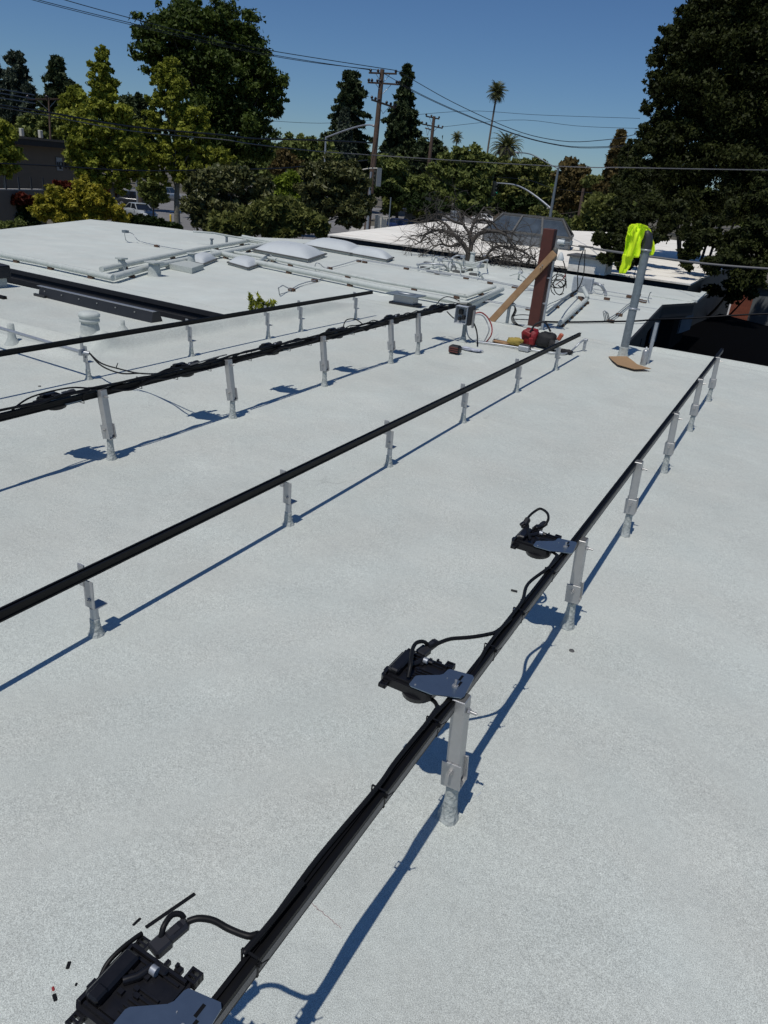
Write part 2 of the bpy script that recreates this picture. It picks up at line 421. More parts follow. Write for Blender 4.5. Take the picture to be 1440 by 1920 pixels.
mb = MB(); mb.add(vs, fs, True)
near_roof = empty('near_building', (0, 0, 0), label='near flat building under the grey granular roof that carries the rails', cat='building')
mb.build('roof_sheet', M['roof'], near_roof)
mb = MB()
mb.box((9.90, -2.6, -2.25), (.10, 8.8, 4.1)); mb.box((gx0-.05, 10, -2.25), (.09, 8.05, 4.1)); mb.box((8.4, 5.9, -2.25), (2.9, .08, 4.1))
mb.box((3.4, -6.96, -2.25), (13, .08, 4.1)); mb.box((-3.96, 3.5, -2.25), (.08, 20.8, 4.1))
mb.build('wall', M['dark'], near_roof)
mb = MB(); mb.box((gx0+.012, 10, -.06), (.02, 8.0, .11)); mb.build('edge_trim', M['alu_dull'], near_roof)

# ================================================================== the far roof of the same complex
GA, GB = (7.42, 13.6), (7.21, 5.97)
FR = [GA, GB, (9.965, 5.90), (9.965, 1.80), (14.70, 2.14), (15.74, 1.72), (17.70, 1.72), (17.80, 8.0), (17.42, 11.5), (15.47, 12.7), (15.06, 14.91), (14.42, 16.73), (10.5, 14.92)]
far_b = empty('far_building', (0, 0, 0), label='low building beyond the lightwell with the smooth white roof full of pipes and domes', cat='building')
MB().prism(FR, -.05, -.004).build('roof_sheet', M['roof_far'], far_b)
c = (13, 7.5)
inn = [(c[0]+(x-c[0])*.985, c[1]+(y-c[1])*.985) for x, y in FR]
MB().prism(inn, -.30, -.051).build('eave', M['fascia'], far_b)
wl = [(c[0]+(x-c[0])*.955, c[1]+(y-c[1])*.955) for x, y in FR]
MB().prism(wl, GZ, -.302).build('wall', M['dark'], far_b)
# dark drip edge and gutter along the lightwell
# fascia of the courtyard side
p1, p2, p3, p4 = [V(*p, 0) for p in FR[3:7]]
def strip(a, b, z0, z1, off, th, mt, nm):
    d = (b-a).normalized(); nrm = V(d.y, -d.x, 0)
    q = [a+nrm*off, b+nrm*off, b+nrm*(off+th), a+nrm*(off+th)]
    return MB().prism([(v.x, v.y) for v in q], z0, z1).build(nm, mt, far_b)
g0, g1 = V(*GB, 0), V(*GA, 0)
strip(g1, g0, -.062, -.003, .002, .022, M['fascia_grey'], 'drip_edge')
strip(g1, g0, -.24, -.066, -.03, .03, M['fascia'], 'fascia')
strip(g1, g0, -.20, -.13, .004, .05, M['fascia_grey'], 'gutter')
for (a, b) in ((p1, p2), (p2, p3), (p3, p4)):
    strip(a, b, -.045, -.002, .002, .03, M['fascia_grey'], 'drip_edge')
    strip(a, b, -.24, -.05, -.02, .03, M['fascia'], 'fascia')
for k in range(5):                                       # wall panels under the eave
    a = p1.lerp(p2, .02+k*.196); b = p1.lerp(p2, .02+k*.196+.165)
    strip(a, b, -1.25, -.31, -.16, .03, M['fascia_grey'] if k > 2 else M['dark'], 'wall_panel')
for k in range(3):
    a = p2.lerp(p4, .03+k*.3); b = p2.lerp(p4, .03+k*.3+.27)
    strip(a, b, -.75, -.31, -.12, .03, M['wall_grey'], 'wall_panel')
# low step across the far right end of that roof
MB().beam(at(1222, 555, .0), at(1302, 567, .0), .10, .03).build('roof_step', M['roof_far'], far_b)
mb = MB(); mb.beam(at(1302, 565, .01), at(1320, 549, .01), .10, .05); mb.build('roof_kerb', M['roof_far'], far_b)
# thin seam on the far roof parallel to the lightwell
mb = MB(); mb.beam((GB[0]+.27, 6.2, -.006), (GA[0]+.22, 13.4, -.006), .02, .012); mb.build('seam', M['roof_far'], far_b)

# added black sheet at right, standing in for deep shade in the courtyard
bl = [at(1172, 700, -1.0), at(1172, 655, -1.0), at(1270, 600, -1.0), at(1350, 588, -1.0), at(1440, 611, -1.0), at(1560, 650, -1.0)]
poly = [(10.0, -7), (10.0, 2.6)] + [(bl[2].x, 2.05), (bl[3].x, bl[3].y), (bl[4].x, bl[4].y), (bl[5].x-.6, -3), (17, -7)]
tag(MB().prism(poly, -1.25, -1.0).build('lower_roof', M['void']), 'black sheet standing in for deep courtyard shade beside the right end of the white roofs', 'roof')

# ================================================================== the white weathered roof beyond
wb = empty('white_roofed_building', (0, 0, 0), label='low building with stained bright white roof beyond the bare tree', cat='building')
W0 = [(19.25, 12.45), (19.30, 5.4), (19.40, 2.3), (34, 2.2), (40, 4.2), at(1160, 436)[:2], at(1060, 432)[:2], at(920, 421)[:2], at(830, 414)[:2], at(700, 429)[:2]]
W0 = [(p[0], p[1]) for p in W0]
MB().prism(W0, -.04, 0.0).build('roof_sheet', M['roof_dirty'], wb)
cw = (28, 8)
MB().prism([(cw[0]+(x-cw[0])*.992, cw[1]+(y-cw[1])*.992) for x, y in W0], -.16, -.041).build('fascia', M['fascia'], wb)
MB().prism([(cw[0]+(x-cw[0])*.975, cw[1]+(y-cw[1])*.975) for x, y in W0], GZ, -.161).build('wall', M['fascia'], wb)  # dark fascia colour also carries the shade lying on this wall
for yy in (10.3, 7.4, 5.0):
    MB().box((19.44, yy, -.5), (.06, .06, .7)).build('downpipe', M['fascia_grey'], wb)
# raised white upstand right of the post
u0, u1 = at(1064, 507, 0), at(1132, 517, 0)
mb = MB(); mb.box(((u0.x+u1.x)/2+.35, (u0.y+u1.y)/2, .17), (.7, abs(u0.y-u1.y), .34)); mb.build('upstand', M['roof_dirty'], wb)
mb = MB(); mb.box(((u0.x+u1.x)/2+.33, (u0.y+u1.y)/2, .355), (.82, abs(u0.y-u1.y)+.1, .04)); mb.build('upstand_cap', M['frame_dark'], wb)

# slatted brown edge strip beyond the left skylights
f0, f1 = at(596, 455, -.02), at(668, 451, -.02)
tr = empty('wooden_screen', f0, label='low red-brown slatted screen along the far roof edge behind the domes', cat='fence')
f1 = at(640, 456, -.02) + V(1.0, 0, 0)
for k in range(26):
    a = V(18.1, 12.4-k*.075, -.42); MB().box((0, 0, 0), (.03, .055, .62)).build('slat', M['fence_red'], tr, loc=(a.x-f0.x, a.y-f0.y, a.z-f0.z))

# ================================================================== glass roof lantern on the white roof
def lantern():
    a, b = at(905, 452, 0), at(1066, 470, 0)             # front foot corners
    d = (b-a).normalized(); nrm = V(-d.y, d.x, 0)
    if nrm.x < 0: nrm = -nrm
    Lw = (b-a).length; Dp = Lw*.60; h1 = .36; h2 = .86
    root = empty('roof_lantern', a, label='glazed roof lantern with dark frame on the white roof behind the bare tree', cat='skylight')
    P = lambda u, v, z: d*u + nrm*v + V(0, 0, z)
    # walls
    mb = MB()
    for z0, z1, q in ((0, h1, [(0, 0), (Lw, 0), (Lw, Dp), (0, Dp)]),):
        vs_ = [P(u, v, z0) for u, v in q]+[P(u, v, z1) for u, v in q]
        mb.add(vs_, [(0, 1, 5, 4), (1, 2, 6, 5), (2, 3, 7, 6), (3, 0, 4, 7)])
    mb.build('base_wall', M['wall_grey'], root)
    r0, r1, rv0, rv1 = Lw*.17, Lw*.86, Dp*.38, Dp*.62
    fr = MB(); n = 3
    eb = [(Lw*i/n, 0) for i in range(n+1)]; et = [(r0+(r1-r0)*i/n, rv0) for i in range(n+1)]
    for side in (0, 1):
        for i in range(n):
            v0, v1 = (0, rv0) if side == 0 else (Dp, rv1)
            q = [P(eb[i][0], v0, h1), P(eb[i+1][0], v0, h1), P(et[i+1][0], v1, h2), P(et[i][0], v1, h2)]
            g = MB(); g.add(q+[p+V(0, 0, -.02) for p in q], [(0, 1, 2, 3), (7, 6, 5, 4)]); g.build('pane', M['glass'], root)
        for i in range(n+1):
            v0, v1 = (0, rv0) if side == 0 else (Dp, rv1)
            fr.beam(P(eb[i][0], v0, h1+.02), P(et[i][0], v1, h2+.02), .06, .05)
    for uu, rr in ((0, r0), (Lw, r1)):
        q = [P(uu, 0, h1), P(uu, Dp, h1), P(rr, rv1, h2), P(rr, rv0, h2)]
        g = MB(); g.add(q, [(0, 1, 2, 3)]); g.build('pane', M['glass_dark'], root)
        fr.beam(P(uu, 0, h1+.02), P(uu, Dp, h1+.02), .06, .06)
    q = [P(r0, rv0, h2), P(r1, rv0, h2), P(r1, rv1, h2), P(r0, rv1, h2)]
    g = MB(); g.add(q, [(0, 1, 2, 3)]); g.build('pane', M['glass'], root)
    for v0 in (0, Dp): fr.beam(P(0, v0, h1+.02), P(Lw, v0, h1+.02), .06, .06)
    for v0 in (rv0, rv1): fr.beam(P(r0, v0, h2+.02), P(r1, v0, h2+.02), .06, .06)
    for r_ in (r0, r1): fr.beam(P(r_, rv0, h2+.02), P(r_, rv1, h2+.02), .06, .06)
    for i in range(n+1): fr.beam(P(Lw*i/n, -.01, 0), P(Lw*i/n, -.01, h1), .05, .05, up=(0, 1, 0))
    fr.build('frame', M['frame_dark'], root)
lantern()
# ================================================================== rail supports
def coated_foot(h, r0, r1, seed):
    rr = random.Random(seed); mb = MB(); n = 18; m = 12; vs = []; fs = []
    for i in range(m+1):
        t = i/m; z = h*t
        base = r0+(r1-r0)*min(1, t*1.25)**.6+.010*math.exp(-t*7)
        for k in range(n):
            a = 2*PI*k/n; j = 1+rr.uniform(-.07, .07)*(1-.5*t)+.05*math.sin(3*a+5*t+seed)
            vs.append((base*j*math.cos(a), base*j*math.sin(a), z-.004 if i == 0 else z))
    for i in range(m):
        for k in range(n):
            k2 = (k+1) % n; fs.append((i*n+k, i*n+k2, (i+1)*n+k2, (i+1)*n+k))
    mb.add(vs, fs, True); mb.add([(0, 0, h)], []); mb.f += [(m*n+k, m*n+(k+1) % n, len(mb.v)-1) for k in range(n)]; mb.sm += [True]*n
    return mb
def bolt_mb(p, d, L=.022, r=.0045):
    mb = MB(); p = Vector(p); d = Vector(d)
    mb.tube([p, p+d*.007], .0085, 6, False); mb.tube([p+d*.007, p+d*L], r, 8)
    return mb
TALL = .43
def tall_support(seed, lean=.055):
    t = empty('tall_rail_support', (0, 0, 0))
    coated_foot(.135, .0255, .0185, seed).build('coated_foot', M['coated_lumpy'], t)
    MB().tube([(0, 0, .10), (0, 0, .17)], .0165, 14).build('pipe', M['galv_light'], t)
    pz = lambda z: (0, lean*(z-.13), z)
    up = V(0, lean, 1).normalized()
    mb = MB(); mb.beam(pz(.155), pz(TALL), .046, .040, up=(0, 1, 0), bev=.002); o = mb.build('leg', M['alu'], t)
    mb = MB(); mb.beam(pz(TALL+.001), pz(TALL+.0025), .040, .034, up=(0, 1, 0)); mb.build('leg_end', M['frame_dark'], o)
    # U bracket: two plates and a bottom web
    mb = MB()
    for sx in (-1, 1):
        mb.beam((sx*.026, -.0005, .137), (sx*.026, lean*.1, .222), .006, .060, up=(0, 1, 0), bev=.001)
    mb.box((0, 0, .138), (.046, .056, .006))
    mb.build('bracket', M['alu'], t)
    bolt_mb((-.029, .004, .196), (-1, 0, 0)).build('bolt', M['bolt'], t)
    bolt_mb((0, lean*.27-.023, TALL-.035), (0, -1, 0), .026).build('bolt', M['bolt'], t)
    return t
SHORT = .27
def short_support(seed):
    t = empty('short_rail_support', (0, 0, 0))
    coated_foot(.075, .027, .0185, seed).build('coated_foot', M['coated_lumpy'], t)
    MB().tube([(0, 0, .06), (0, 0, .124)], .0165, 14).build('pipe', M['galv_light'], t)
    mb = MB(); mb.box((.016, 0, .128), (.060, .050, .006), bev=.001); mb.box((-.014, .002, .188), (.006, .050, .120), bev=.001)
    mb.box((-.014, .0335, .262), (.006, .034, .095), bev=.001)
    mb.build('bracket', M['alu_dull'], t)
    bolt_mb((-.017, .0, .165), (-1, 0, 0), .012, .004).build('bolt', M['bolt'], t)
    return t
FEET = {4: [(843, 1537), (1062, 1175), (1167, 1002), (1240, 885), (1290, 808), (1327, 752)],
        3: [(183, 1189), (540, 981), (729, 873), (868, 793), (966, 735), (1037, 692)],
        2: [(204, 858), (436, 782), (610, 724), (737, 682), (784, 664)],
        1: [(162, 710), (358, 668), (506, 637), (566, 623), (668, 600)]}
ORD = ['nearest', 'second', 'third', 'fourth', 'fifth', 'farthest']
ROWN = {4: 'the right-hand rail', 3: 'the long middle rail', 2: 'the cable-laden rail', 1: 'the back-left rail'}
EXTRA = {(4, 0): 'beside the middle microinverter', (4, 1): 'beside the far microinverter', (4, 5): 'at the dark edge', (3, 0): 'at the left of the frame', (3, 5): 'close to the red bag',
         (2, 0): 'leftmost of its row', (2, 4): 'next to the wiring box post', (1, 0): 'where the grey conduit ends', (1, 4): 'by the rail end', (1, 3): 'just right of its close neighbour'}
proto = {}
for row in (4, 3, 2, 1):
    tall = row in (4, 2); y = {4: .492, 3: 2.052, 2: 3.43, 1: 4.90}[row]
    for k, (px, py) in enumerate(FEET[row]):
        F = at(px, py); F.y = y if abs(F.y-y) < .06 else F.y; F.z = roof_h(F.x, F.y)
        last = k == len(FEET[row])-1
        lab = '%s %s support under %s' % (ORD[5] if last else ORD[k], 'tall silver' if tall else 'short silver', ROWN[row])
        if (row, k) in EXTRA: lab += ', '+EXTRA[(row, k)]
        grp = {4: 'tall supports of the right-hand rail', 3: 'short supports of the middle rail', 2: 'tall supports of the cable-laden rail', 1: 'short supports of the back-left rail'}[row]
        key = (tall and row, k % 2)
        if key not in proto:
            o = tall_support(3+k, .055 if row == 4 else .14) if tall else short_support(9+k)
            proto[key] = o; o.location = F; o['label'] = lab; o['group'] = grp
        else: o = copy_tree(proto[key], F, 0, lab, grp)
        o['category'] = 'rail support'
        if row == 1: o.scale = (1, 1, 1.12)
        if row == 4 and k == 0: o.scale = (1, 1, 1.03)

# ================================================================== rails
def rail(name, a, b, label, groove=False):
    a, b = Vector(a), Vector(b); t = empty(name, a, label=label, cat='rail', group='black mounting rails across the roof')
    d = b-a; L = d.length; x = d.normalized(); y = V(0, 0, 1).cross(x).normalized(); z = x.cross(y)
    R = Matrix((x, y, z)).transposed()
    w, h = .0135, .0195                                   # half sizes; side channel on both faces, slot on the top
    prof = [(-w, -h), (w, -h), (w, -h+.007), (w-.004, -h+.009), (w-.004, h-.013), (w, h-.010), (w, h), (.0045, h), (.0045, h-.006), (-.0045, h-.006), (-.0045, h), (-w, h), (-w, h-.010), (-w+.004, h-.013), (-w+.004, -h+.009), (-w, -h+.007)]
    n = len(prof); vs = []
    for s_ in (0, L):
        for (py_, pz_) in prof: vs.append(R @ V(s_, py_, pz_))
    fs = [(i, (i+1) % n, n+(i+1) % n, n+i) for i in range(n)]
    fs += [(0, 1, 2, 3, 14, 15), (3, 4, 13, 14), (4, 5, 6, 7, 8, 9, 10, 11, 12, 13)]
    fs += [tuple(n+i for i in f[::-1]) for f in fs[-3:]]
    MB().add(vs, fs).build('extrusion', M['rail'], t)
    # grey strip over the channel on the side facing right
    if groove:
        q = MB(); q.beam(R @ V(0.002, -w+.0006, -.0025), R @ V(L-.002, -w+.0006, -.0025), .0018, .0215); q.build('side_channel', M['rail_groove'], t)
    return t
RZ = {4: (.418, .393), 3: (.268, .255), 2: (.392, .392), 1: (.318, .305)}
def ends(pa, pb, z0, z1, yfix=None):
    a = at(pa[0], pa[1], z0); b = at(pb[0], pb[1], z1)
    return a, b
R4a, R4b = V(-.3, .530, .434), V(8.32, .530, .402)
R3a, R3b = V(-.6, 2.055, .282), V(8.62, 2.068, .262)
R2a, R2b = V(.6, 3.500, .402), V(8.30, 3.485, .402)
R1a, R1b = V(1.2, 4.915, .33), V(8.72, 4.90, .315)
rail('mounting_rail', R4a, R4b, 'black rail at the right with cables tied along it and three microinverters', True)
rail('mounting_rail', R3a, R3b, 'bare black rail crossing the middle of the roof on short supports')
rail('mounting_rail', R2a, R2b, 'black rail buried under bundled black cables, third from the right')
rail('mounting_rail', R1a, R1b, 'thin bare black rail farthest to the left')

# ================================================================== microinverters with their mounting plates
def frame_tab(mb, c, sx, sy, h=.012, t=.0045):
    c = Vector(c)
    mb.box(c+V(-sx/2+t/2, 0, 0), (t, sy, h)); mb.box(c+V(sx/2-t/2, 0, 0), (t, sy, h))
    mb.box(c+V(0, sy/2-t/2, 0), (sx, t, h*.98)); mb.box(c+V(0, -sy/2+t/2, 0), (sx, t, h*.98)); mb.box(c, (t, sy, h*.8))
def microinverter(label, group):
    # local origin: plate corner on the rail.  body at x -.055..+.115, y +.025..+.20 ; z 0 = plate underside
    t = empty('microinverter', (0, 0, 0), label=label, cat='microinverter', group=group)
    X0, X1, Y0, Y1 = -.052, .094, .045, .205
    b = MB()
    b.prism([(X0+.012, Y0), (X1-.012, Y0), (X1, Y0+.012), (X1, Y1-.01), (X1-.01, Y1), (X0+.01, Y1), (X0, Y1-.01), (X0, Y0+.012)], -.034, -.008)
    b.prism([(X0+.02, Y0+.012), (X1-.014, Y0+.012), (X1-.014, Y1-.02), (X0+.02, Y1-.02)], -.008, -.004)
    body = b.build('body', M['plastic'], t)
    r = MB()
    for k in range(5): r.box((X0+.035+.012*k, Y0+.055, -.001), (.004, .05, .006))
    r.box((X1-.010, (Y0+Y1)/2, -.002), (.006, .135, .012)); r.box((X1-.022, (Y0+Y1)/2-.01, -.003), (.004, .10, .008))
    r.box(((X0+X1)/2, Y1-.012, -.002), (.13, .006, .010))
    r.box((X0+.012, (Y0+Y1)/2, -.003), (.006, .12, .009))
    for dx, dy in ((.04, -.03), (.06, -.05), (.075, -.02), (.05, -.06), (.085, -.05)): r.box((X0+dx+.02, Y1+dy-.03, -.001), (.009, .011, .008))
    r.build('ribs', M['plastic'], t)
    h = MB(); h.box((X0+.070, Y1-.030, .004), (.105, .034, .022), bev=.005); h.box((X0+.030, Y1-.035, .013), (.03, .026, .012), bev=.004)
    h.tube([(X0+.075, Y1-.050, .003), (X0+.095, Y1-.066, .003), (X0+.125, Y1-.075, .002)], .008, 10); h.box((X0+.13, Y1-.09, .0), (.016, .035, .014), bev=.003)
    h.build('raised_housing', M['plastic'], t)
    MB().tube([(X0+.118, Y1-.080, .008), (X0+.118, Y1-.093, .008)], .009, 12).build('vent_cap', M['galv_light'], t)
    c = MB(); c.lathe([(.0, -.060), (.045, -.058), (.062, -.050), (.066, -.034)], (X0+.055, Y0+.055, 0), 24, sq=(1, .8)); c.build('potted_core', M['plastic'], t)
    for c_, sx_, sy_, h_ in (((X1+.010, Y1-.018, -.016), .024, .026, .012), ((X1+.010, Y0+.012, -.010), .026, .026, .018), ((X0-.012, Y1-.020, -.022), .024, .022, .012)):
        k = MB(); frame_tab(k, c_, sx_, sy_, h_); k.build('mounting_tab', M['plastic'], t)
    k = MB(); k.box((X1+.006, Y0+.045, -.010), (.014, .016, .012), bev=.002); k.box((X1+.008, Y0+.050, -.004), (.008, .006, .010)); k.build('latch', M['plastic'], t)
    k = MB(); k.box((X1+.004, Y0+.072, -.010), (.012, .008, .010)); k.build('latch', M['plastic'], t); k = MB()
    k.box((X0+.05, Y1+.004, -.02), (.02, .010, .008)); k.build('latch', M['plastic'], t)
    # AC plug
    p = MB(); p.beam((X1+.002, Y1-.052, -.003), (X1+.038, Y1-.060, .002), .034, .022, bev=.004); p.beam((X1+.030, Y1-.060, .004), (X1+.080, Y1-.072, .010), .026, .022, bev=.007)
    pl = p.build('plug', M['plastic_grey'], t)
    g = MB(); g.beam((X1+.044, Y1-.063, .016), (X1+.066, Y1-.068, .019), .016, .001); g.build('moulded_mark', M['plastic'], pl)
    # plate
    poly = [(-.002, -.042), (.068, -.036), (.079, -.030), (.094, .030), (.070, .036), (.060, .058), (.018, .088), (.002, .112), (-.046, .112), (-.056, .104), (-.056, .072), (-.046, .020), (-.012, -.038)]
    poly = [(-.010, -.038), (.082, -.028), (.090, -.020), (.078, .046), (.070, .050), (.046, .052), (.036, .058), (-.004, .110), (-.012, .114), (-.052, .112), (-.058, .104), (-.056, .040), (-.022, -.034)]
    q = MB(); q.prism(poly, 0, .003); pt = q.build('plate', M['plate'], t)
    s_ = MB()
    for (cx, cy) in ((.030, -.006), (.058, .002)):
        s_.beam((cx-.013, cy-.0, .0034), (cx+.013, cy+.0, .0034), .007, .0006)
    s_.build('slot', M['rail'], pt)
    bb = MB(); bb.tube([(.012, .000, .003), (.012, .0, .008)], .0095, 6, False); bb.tube([(.012, 0, .008), (.012, 0, .026)], .0038, 8); bb.build('bolt', M['bolt'], pt)
    w_ = MB(); w_.box((.034, .034, .004), (.003, .002, .002)); w_.build('engraved_mark', M['bolt'], pt)
    w_ = MB(); w_.tube([(-.046, .096, .003), (-.046, .096, .0045)], .003, 8); w_.build('rivet', M['bolt'], pt)
    return t
GI = 'microinverters on the right-hand rail'
INV_Z = .458
inv2 = microinverter('middle microinverter with steel plate clamped beside a tall silver leg', GI)
inv2.location = (1.588, .538, INV_Z)
inv1 = copy_tree(inv2, (.516, .540, INV_Z-.002), 0, 'nearest microinverter, cut off by the bottom left corner of the photo', GI)
inv1.scale = (.90, .93, 1)
inv3 = copy_tree(inv2, (2.664, .536, INV_Z-.005), 0, 'far microinverter with a looped cable, on the right-hand rail', GI)
inv3.scale = (1.0, 1, 1)
# row two: inverters hang off the far side of the rail, seen edge-on
for k, (px, py) in enumerate([(172, 845), (397, 777), (545, 729), (660, 693), (762, 661), (842, 636)]):
    if k == 1: pass
    P = at(px, py, 0)
    lab = ['leftmost microinverter behind the cable-laden rail, beside its first support', 'microinverter half hidden by cables right of the second support of the laden rail',
           'microinverter with a reddish label half-way along the cable-laden rail', 'microinverter under a cable loop past the middle of the cable-laden rail',
           'microinverter near the two close supports of the cable-laden rail', 'last microinverter of the cable-laden rail, next to the wiring box'][k]
    copy_tree(inv2, (P.x-.24, 3.505, .390), 0, lab, 'microinverters on the cable-laden rail')

# ================================================================== cables
def cable(name, pts, r, label, mt='cable', k=6, cat='cable', group=None, n=8):
    P = smooth(pts, k); o0 = P[0]
    mb = MB().tube(P, r, n); o = mb.build(name, M[mt], None, loc=o0, world=True)
    return tag(o, label, cat, group)
def rp(a, b, X, dy=0, dz=0):
    t = (X-a.x)/(b.x-a.x); return a.lerp(b, t)+V(0, dy, dz)
def tie(parent, a, b, X, w=.036, h=.050, up=.008):
    c = rp(a, b, X, .004, .003); L0 = parent.location
    mb = MB(); d = .0018
    mb.box(c+V(0, 0, h/2), (.005, w, d)); mb.box(c+V(0, 0, -h/2), (.005, w, d)); mb.box(c+V(0, w/2, 0), (.005, d, h)); mb.box(c+V(0, -w/2, 0), (.005, d, h))
    mb.box(c+V(0, -w/2-.003, h/4), (.007, .007, .008)); mb.tube([c+V(0, -w/2-.004, h/4), c+V(.010, -w/2-.016, h/4+.012)], .0015, 4)
    o = mb.build('cable_tie', M['cable'], parent, loc=c, world=True); o.location = c-L0
a, b = R4a, R4b
top = .0265
trunk = cable('trunk_cable', [rp(a, b, .72, .010, top-.004), rp(a, b, .78, .010, top), rp(a, b, .93, .017, top-.004), rp(a, b, 1.16, .009, top), rp(a, b, 1.27, .013, top), rp(a, b, 1.47, .009, top),
     rp(a, b, 1.6, .004, top-.016), rp(a, b, 1.75, .004, top-.016), rp(a, b, 1.86, .010, top), rp(a, b, 2.05, .010, top), rp(a, b, 2.18, .012, top), rp(a, b, 2.33, .040, top-.012), rp(a, b, 2.47, .012, top), rp(a, b, 2.6, .008, top-.01), rp(a, b, 2.8, .004, top-.018)],
     .0062, 'thick black trunk cable tied along the top of the right-hand rail', group='cables on the right-hand rail')
for X in (.69, 1.16, 1.45, 1.86, 2.12, 2.47): tie(trunk, a, b, X)
z = INV_Z
cable('inverter_cable', [at(352, 1728, z+.012), at(372, 1722, z+.015), at(400, 1726, z+.01), at(430, 1742, z), at(465, 1755, z), at(484, 1753, z-.002), rp(R4a, R4b, .685, .014, .028), rp(R4a, R4b, .74, .010, .028), rp(R4a, R4b, .86, .008, .028)], .0062, 'black cable curving from the nearest microinverter plug to the rail')
cable('inverter_cable', [at(345, 1722, z+.01), at(338, 1714, z+.018), at(322, 1716, z+.022), at(308, 1735, z+.02), at(303, 1752, z+.01), at(300, 1762, z+.0)], .0055, 'short black pigtail looped over the nearest microinverter plug')
cable('inverter_cable', [at(266, 1750, z-.010), at(236, 1772, z-.006), at(212, 1794, z-.008), at(198, 1812, z-.014), at(188, 1834, z-.020)], .0045, 'thin black lead along the left edge of the nearest microinverter')
cable('inverter_cable', [at(804, 1214, z+.012), at(822, 1206, z+.012), at(845, 1198, z+.01), at(880, 1195, z+.005), at(912, 1190, z+.002), rp(R4a, R4b, at(938, 1184, .455).x, .014, .028), rp(R4a, R4b, at(938, 1184, .455).x+.10, .006, .025)], .0062, 'black cable running from the middle microinverter plug across to the rail')
cable('inverter_cable', [at(803, 1210, z+.012), at(794, 1203, z+.03), at(780, 1206, z+.035), at(773, 1220, z+.035), at(770, 1245, z+.03), at(765, 1270, z+.005)], .006, 'black pigtail arching over the body of the middle microinverter')
cable('inverter_cable', [at(778, 1297, z-.045), at(800, 1306, z-.035), at(815, 1316, z-.03), at(820, 1326, z-.012), rp(R4a, R4b, at(828, 1334, .45).x, .014, .026), rp(R4a, R4b, at(828, 1334, .45).x-.10, .010, .026)], .0062, 'black cable from under the middle microinverter to the rail')
cable('inverter_cable', [at(988, 975, z+.02), at(993, 967, z+.03), at(1004, 958, z+.04), at(1014, 954, z+.05), at(1026, 962, z+.05), at(1028, 974, z+.04), at(1020, 986, z+.02), at(1012, 991, z)], .0055, 'black cable standing up in a round loop on the far microinverter')
cable('inverter_cable', [at(1024, 1030, z-.04), at(1036, 1035, z-.03), at(1044, 1041, z-.012), rp(R4a, R4b, at(1050, 1045, .45).x, .014, .026), rp(R4a, R4b, at(1050, 1045, .45).x-.12, .010, .026)], .006, 'black cable from under the far microinverter to the rail')
cable('inverter_cable', [at(990, 984, z+.01), at(991, 1000, z+.015), at(994, 1012, z+.008)], .0055, 'short black lead drooping down across the far microinverter')
cn = MB(); cn.beam(at(980, 990, z-.002), at(991, 972, z+.03), .022, .022, bev=.004); cn.beam(at(976, 986, z+.006), at(984, 980, z+.02), .018, .016, bev=.003); cn.beam(at(1003, 990, z+.005), at(1016, 988, z+.005), .02, .018, bev=.004); tag(cn.build('cable_connector', M['plastic']), 'pair of black plug connectors standing on the far microinverter', 'connector')
# drooping lead that shows on the ground shadow of the near support
# cable bundle on row two
a, b = R2a, R2b
def bundle(X0, X1, r, seed, amp, label, step=.14, base=.026, parent_ties=True):
    rr = random.Random(seed); pts = []; X = X0
    while X < X1:
        pts.append(rp(a, b, X, rr.uniform(-.018, .02), base+rr.uniform(-.004, amp))); X += step*rr.uniform(.7, 1.3)
    return cable('bundled_cable', pts, r, label, group='cables bundled on the laden rail')
c0 = bundle(.7, 8.2, .0075, 1, .012, 'main black trunk cable lying along the laden rail', base=.028)
c1 = bundle(2.9, 8.1, .0065, 2, .016, 'second black cable winding over the laden rail')
bundle(4.2, 7.6, .006, 3, .020, 'slack black cable bunched on the middle of the laden rail')
bundle(.7, 3.4, .006, 4, .012, 'thin black cable on the left end of the laden rail')
bundle(4.5, 8.2, .005, 5, .026, 'loose black cable arching above the right half of the laden rail')
def side_bundle(X0, X1, r, seed, label):
    rr = random.Random(seed); pts = []; X = X0
    while X < X1:
        pts.append(rp(a, b, X, -.020+rr.uniform(-.008, .0), rr.uniform(-.018, .022))); X += .16*rr.uniform(.7, 1.3)
    cable('bundled_cable', pts, r, label, group='cables bundled on the laden rail')
side_bundle(3.05, 4.1, .0055, 6, 'thin cable on the near face of the laden rail between its first two supports')
side_bundle(4.2, 5.35, .007, 7, 'cable sagging on the near face of the laden rail left of its third support')
side_bundle(5.4, 6.6, .006, 8, 'cable on the near face of the laden rail right of its third support')
for X in (1.2, 2.0, 2.85, 3.3, 3.62, 3.95, 4.4, 4.9, 5.2, 5.9, 6.3, 6.5, 7.0, 7.5): tie(c0, a, b, X, .044, .070)
cable('grey_cable', [rp(a, b, 3.75, -.012, .045), rp(a, b, 4.0, .0, .052), rp(a, b, 4.15, .01, .050)], .005, 'short pale grey cable end on the laden rail left of its second support', 'cable_grey')
cable('jumper_cable', [rp(a, b, 2.40, .0, .025), rp(a, b, 2.55, .03, .060), rp(a, b, 2.8, .03, .062), rp(a, b, 2.95, .0, .03)], .005, 'black cable hump over the leftmost microinverter of the laden rail')
cable('jumper_cable', [rp(a, b, 5.72, .0, .03), rp(a, b, 5.85, .05, .095), rp(a, b, 6.0, .04, .09), rp(a, b, 6.08, .0, .04)], .005, 'black cable loop over the fourth microinverter of the laden rail')
cable('jumper_cable', [rp(a, b, 7.62, .0, .03), rp(a, b, 7.9, .05, .10), rp(a, b, 8.1, .04, .11), rp(a, b, 8.32, .0, .05)], .005, 'black cable arching from the last microinverter into the wiring box')
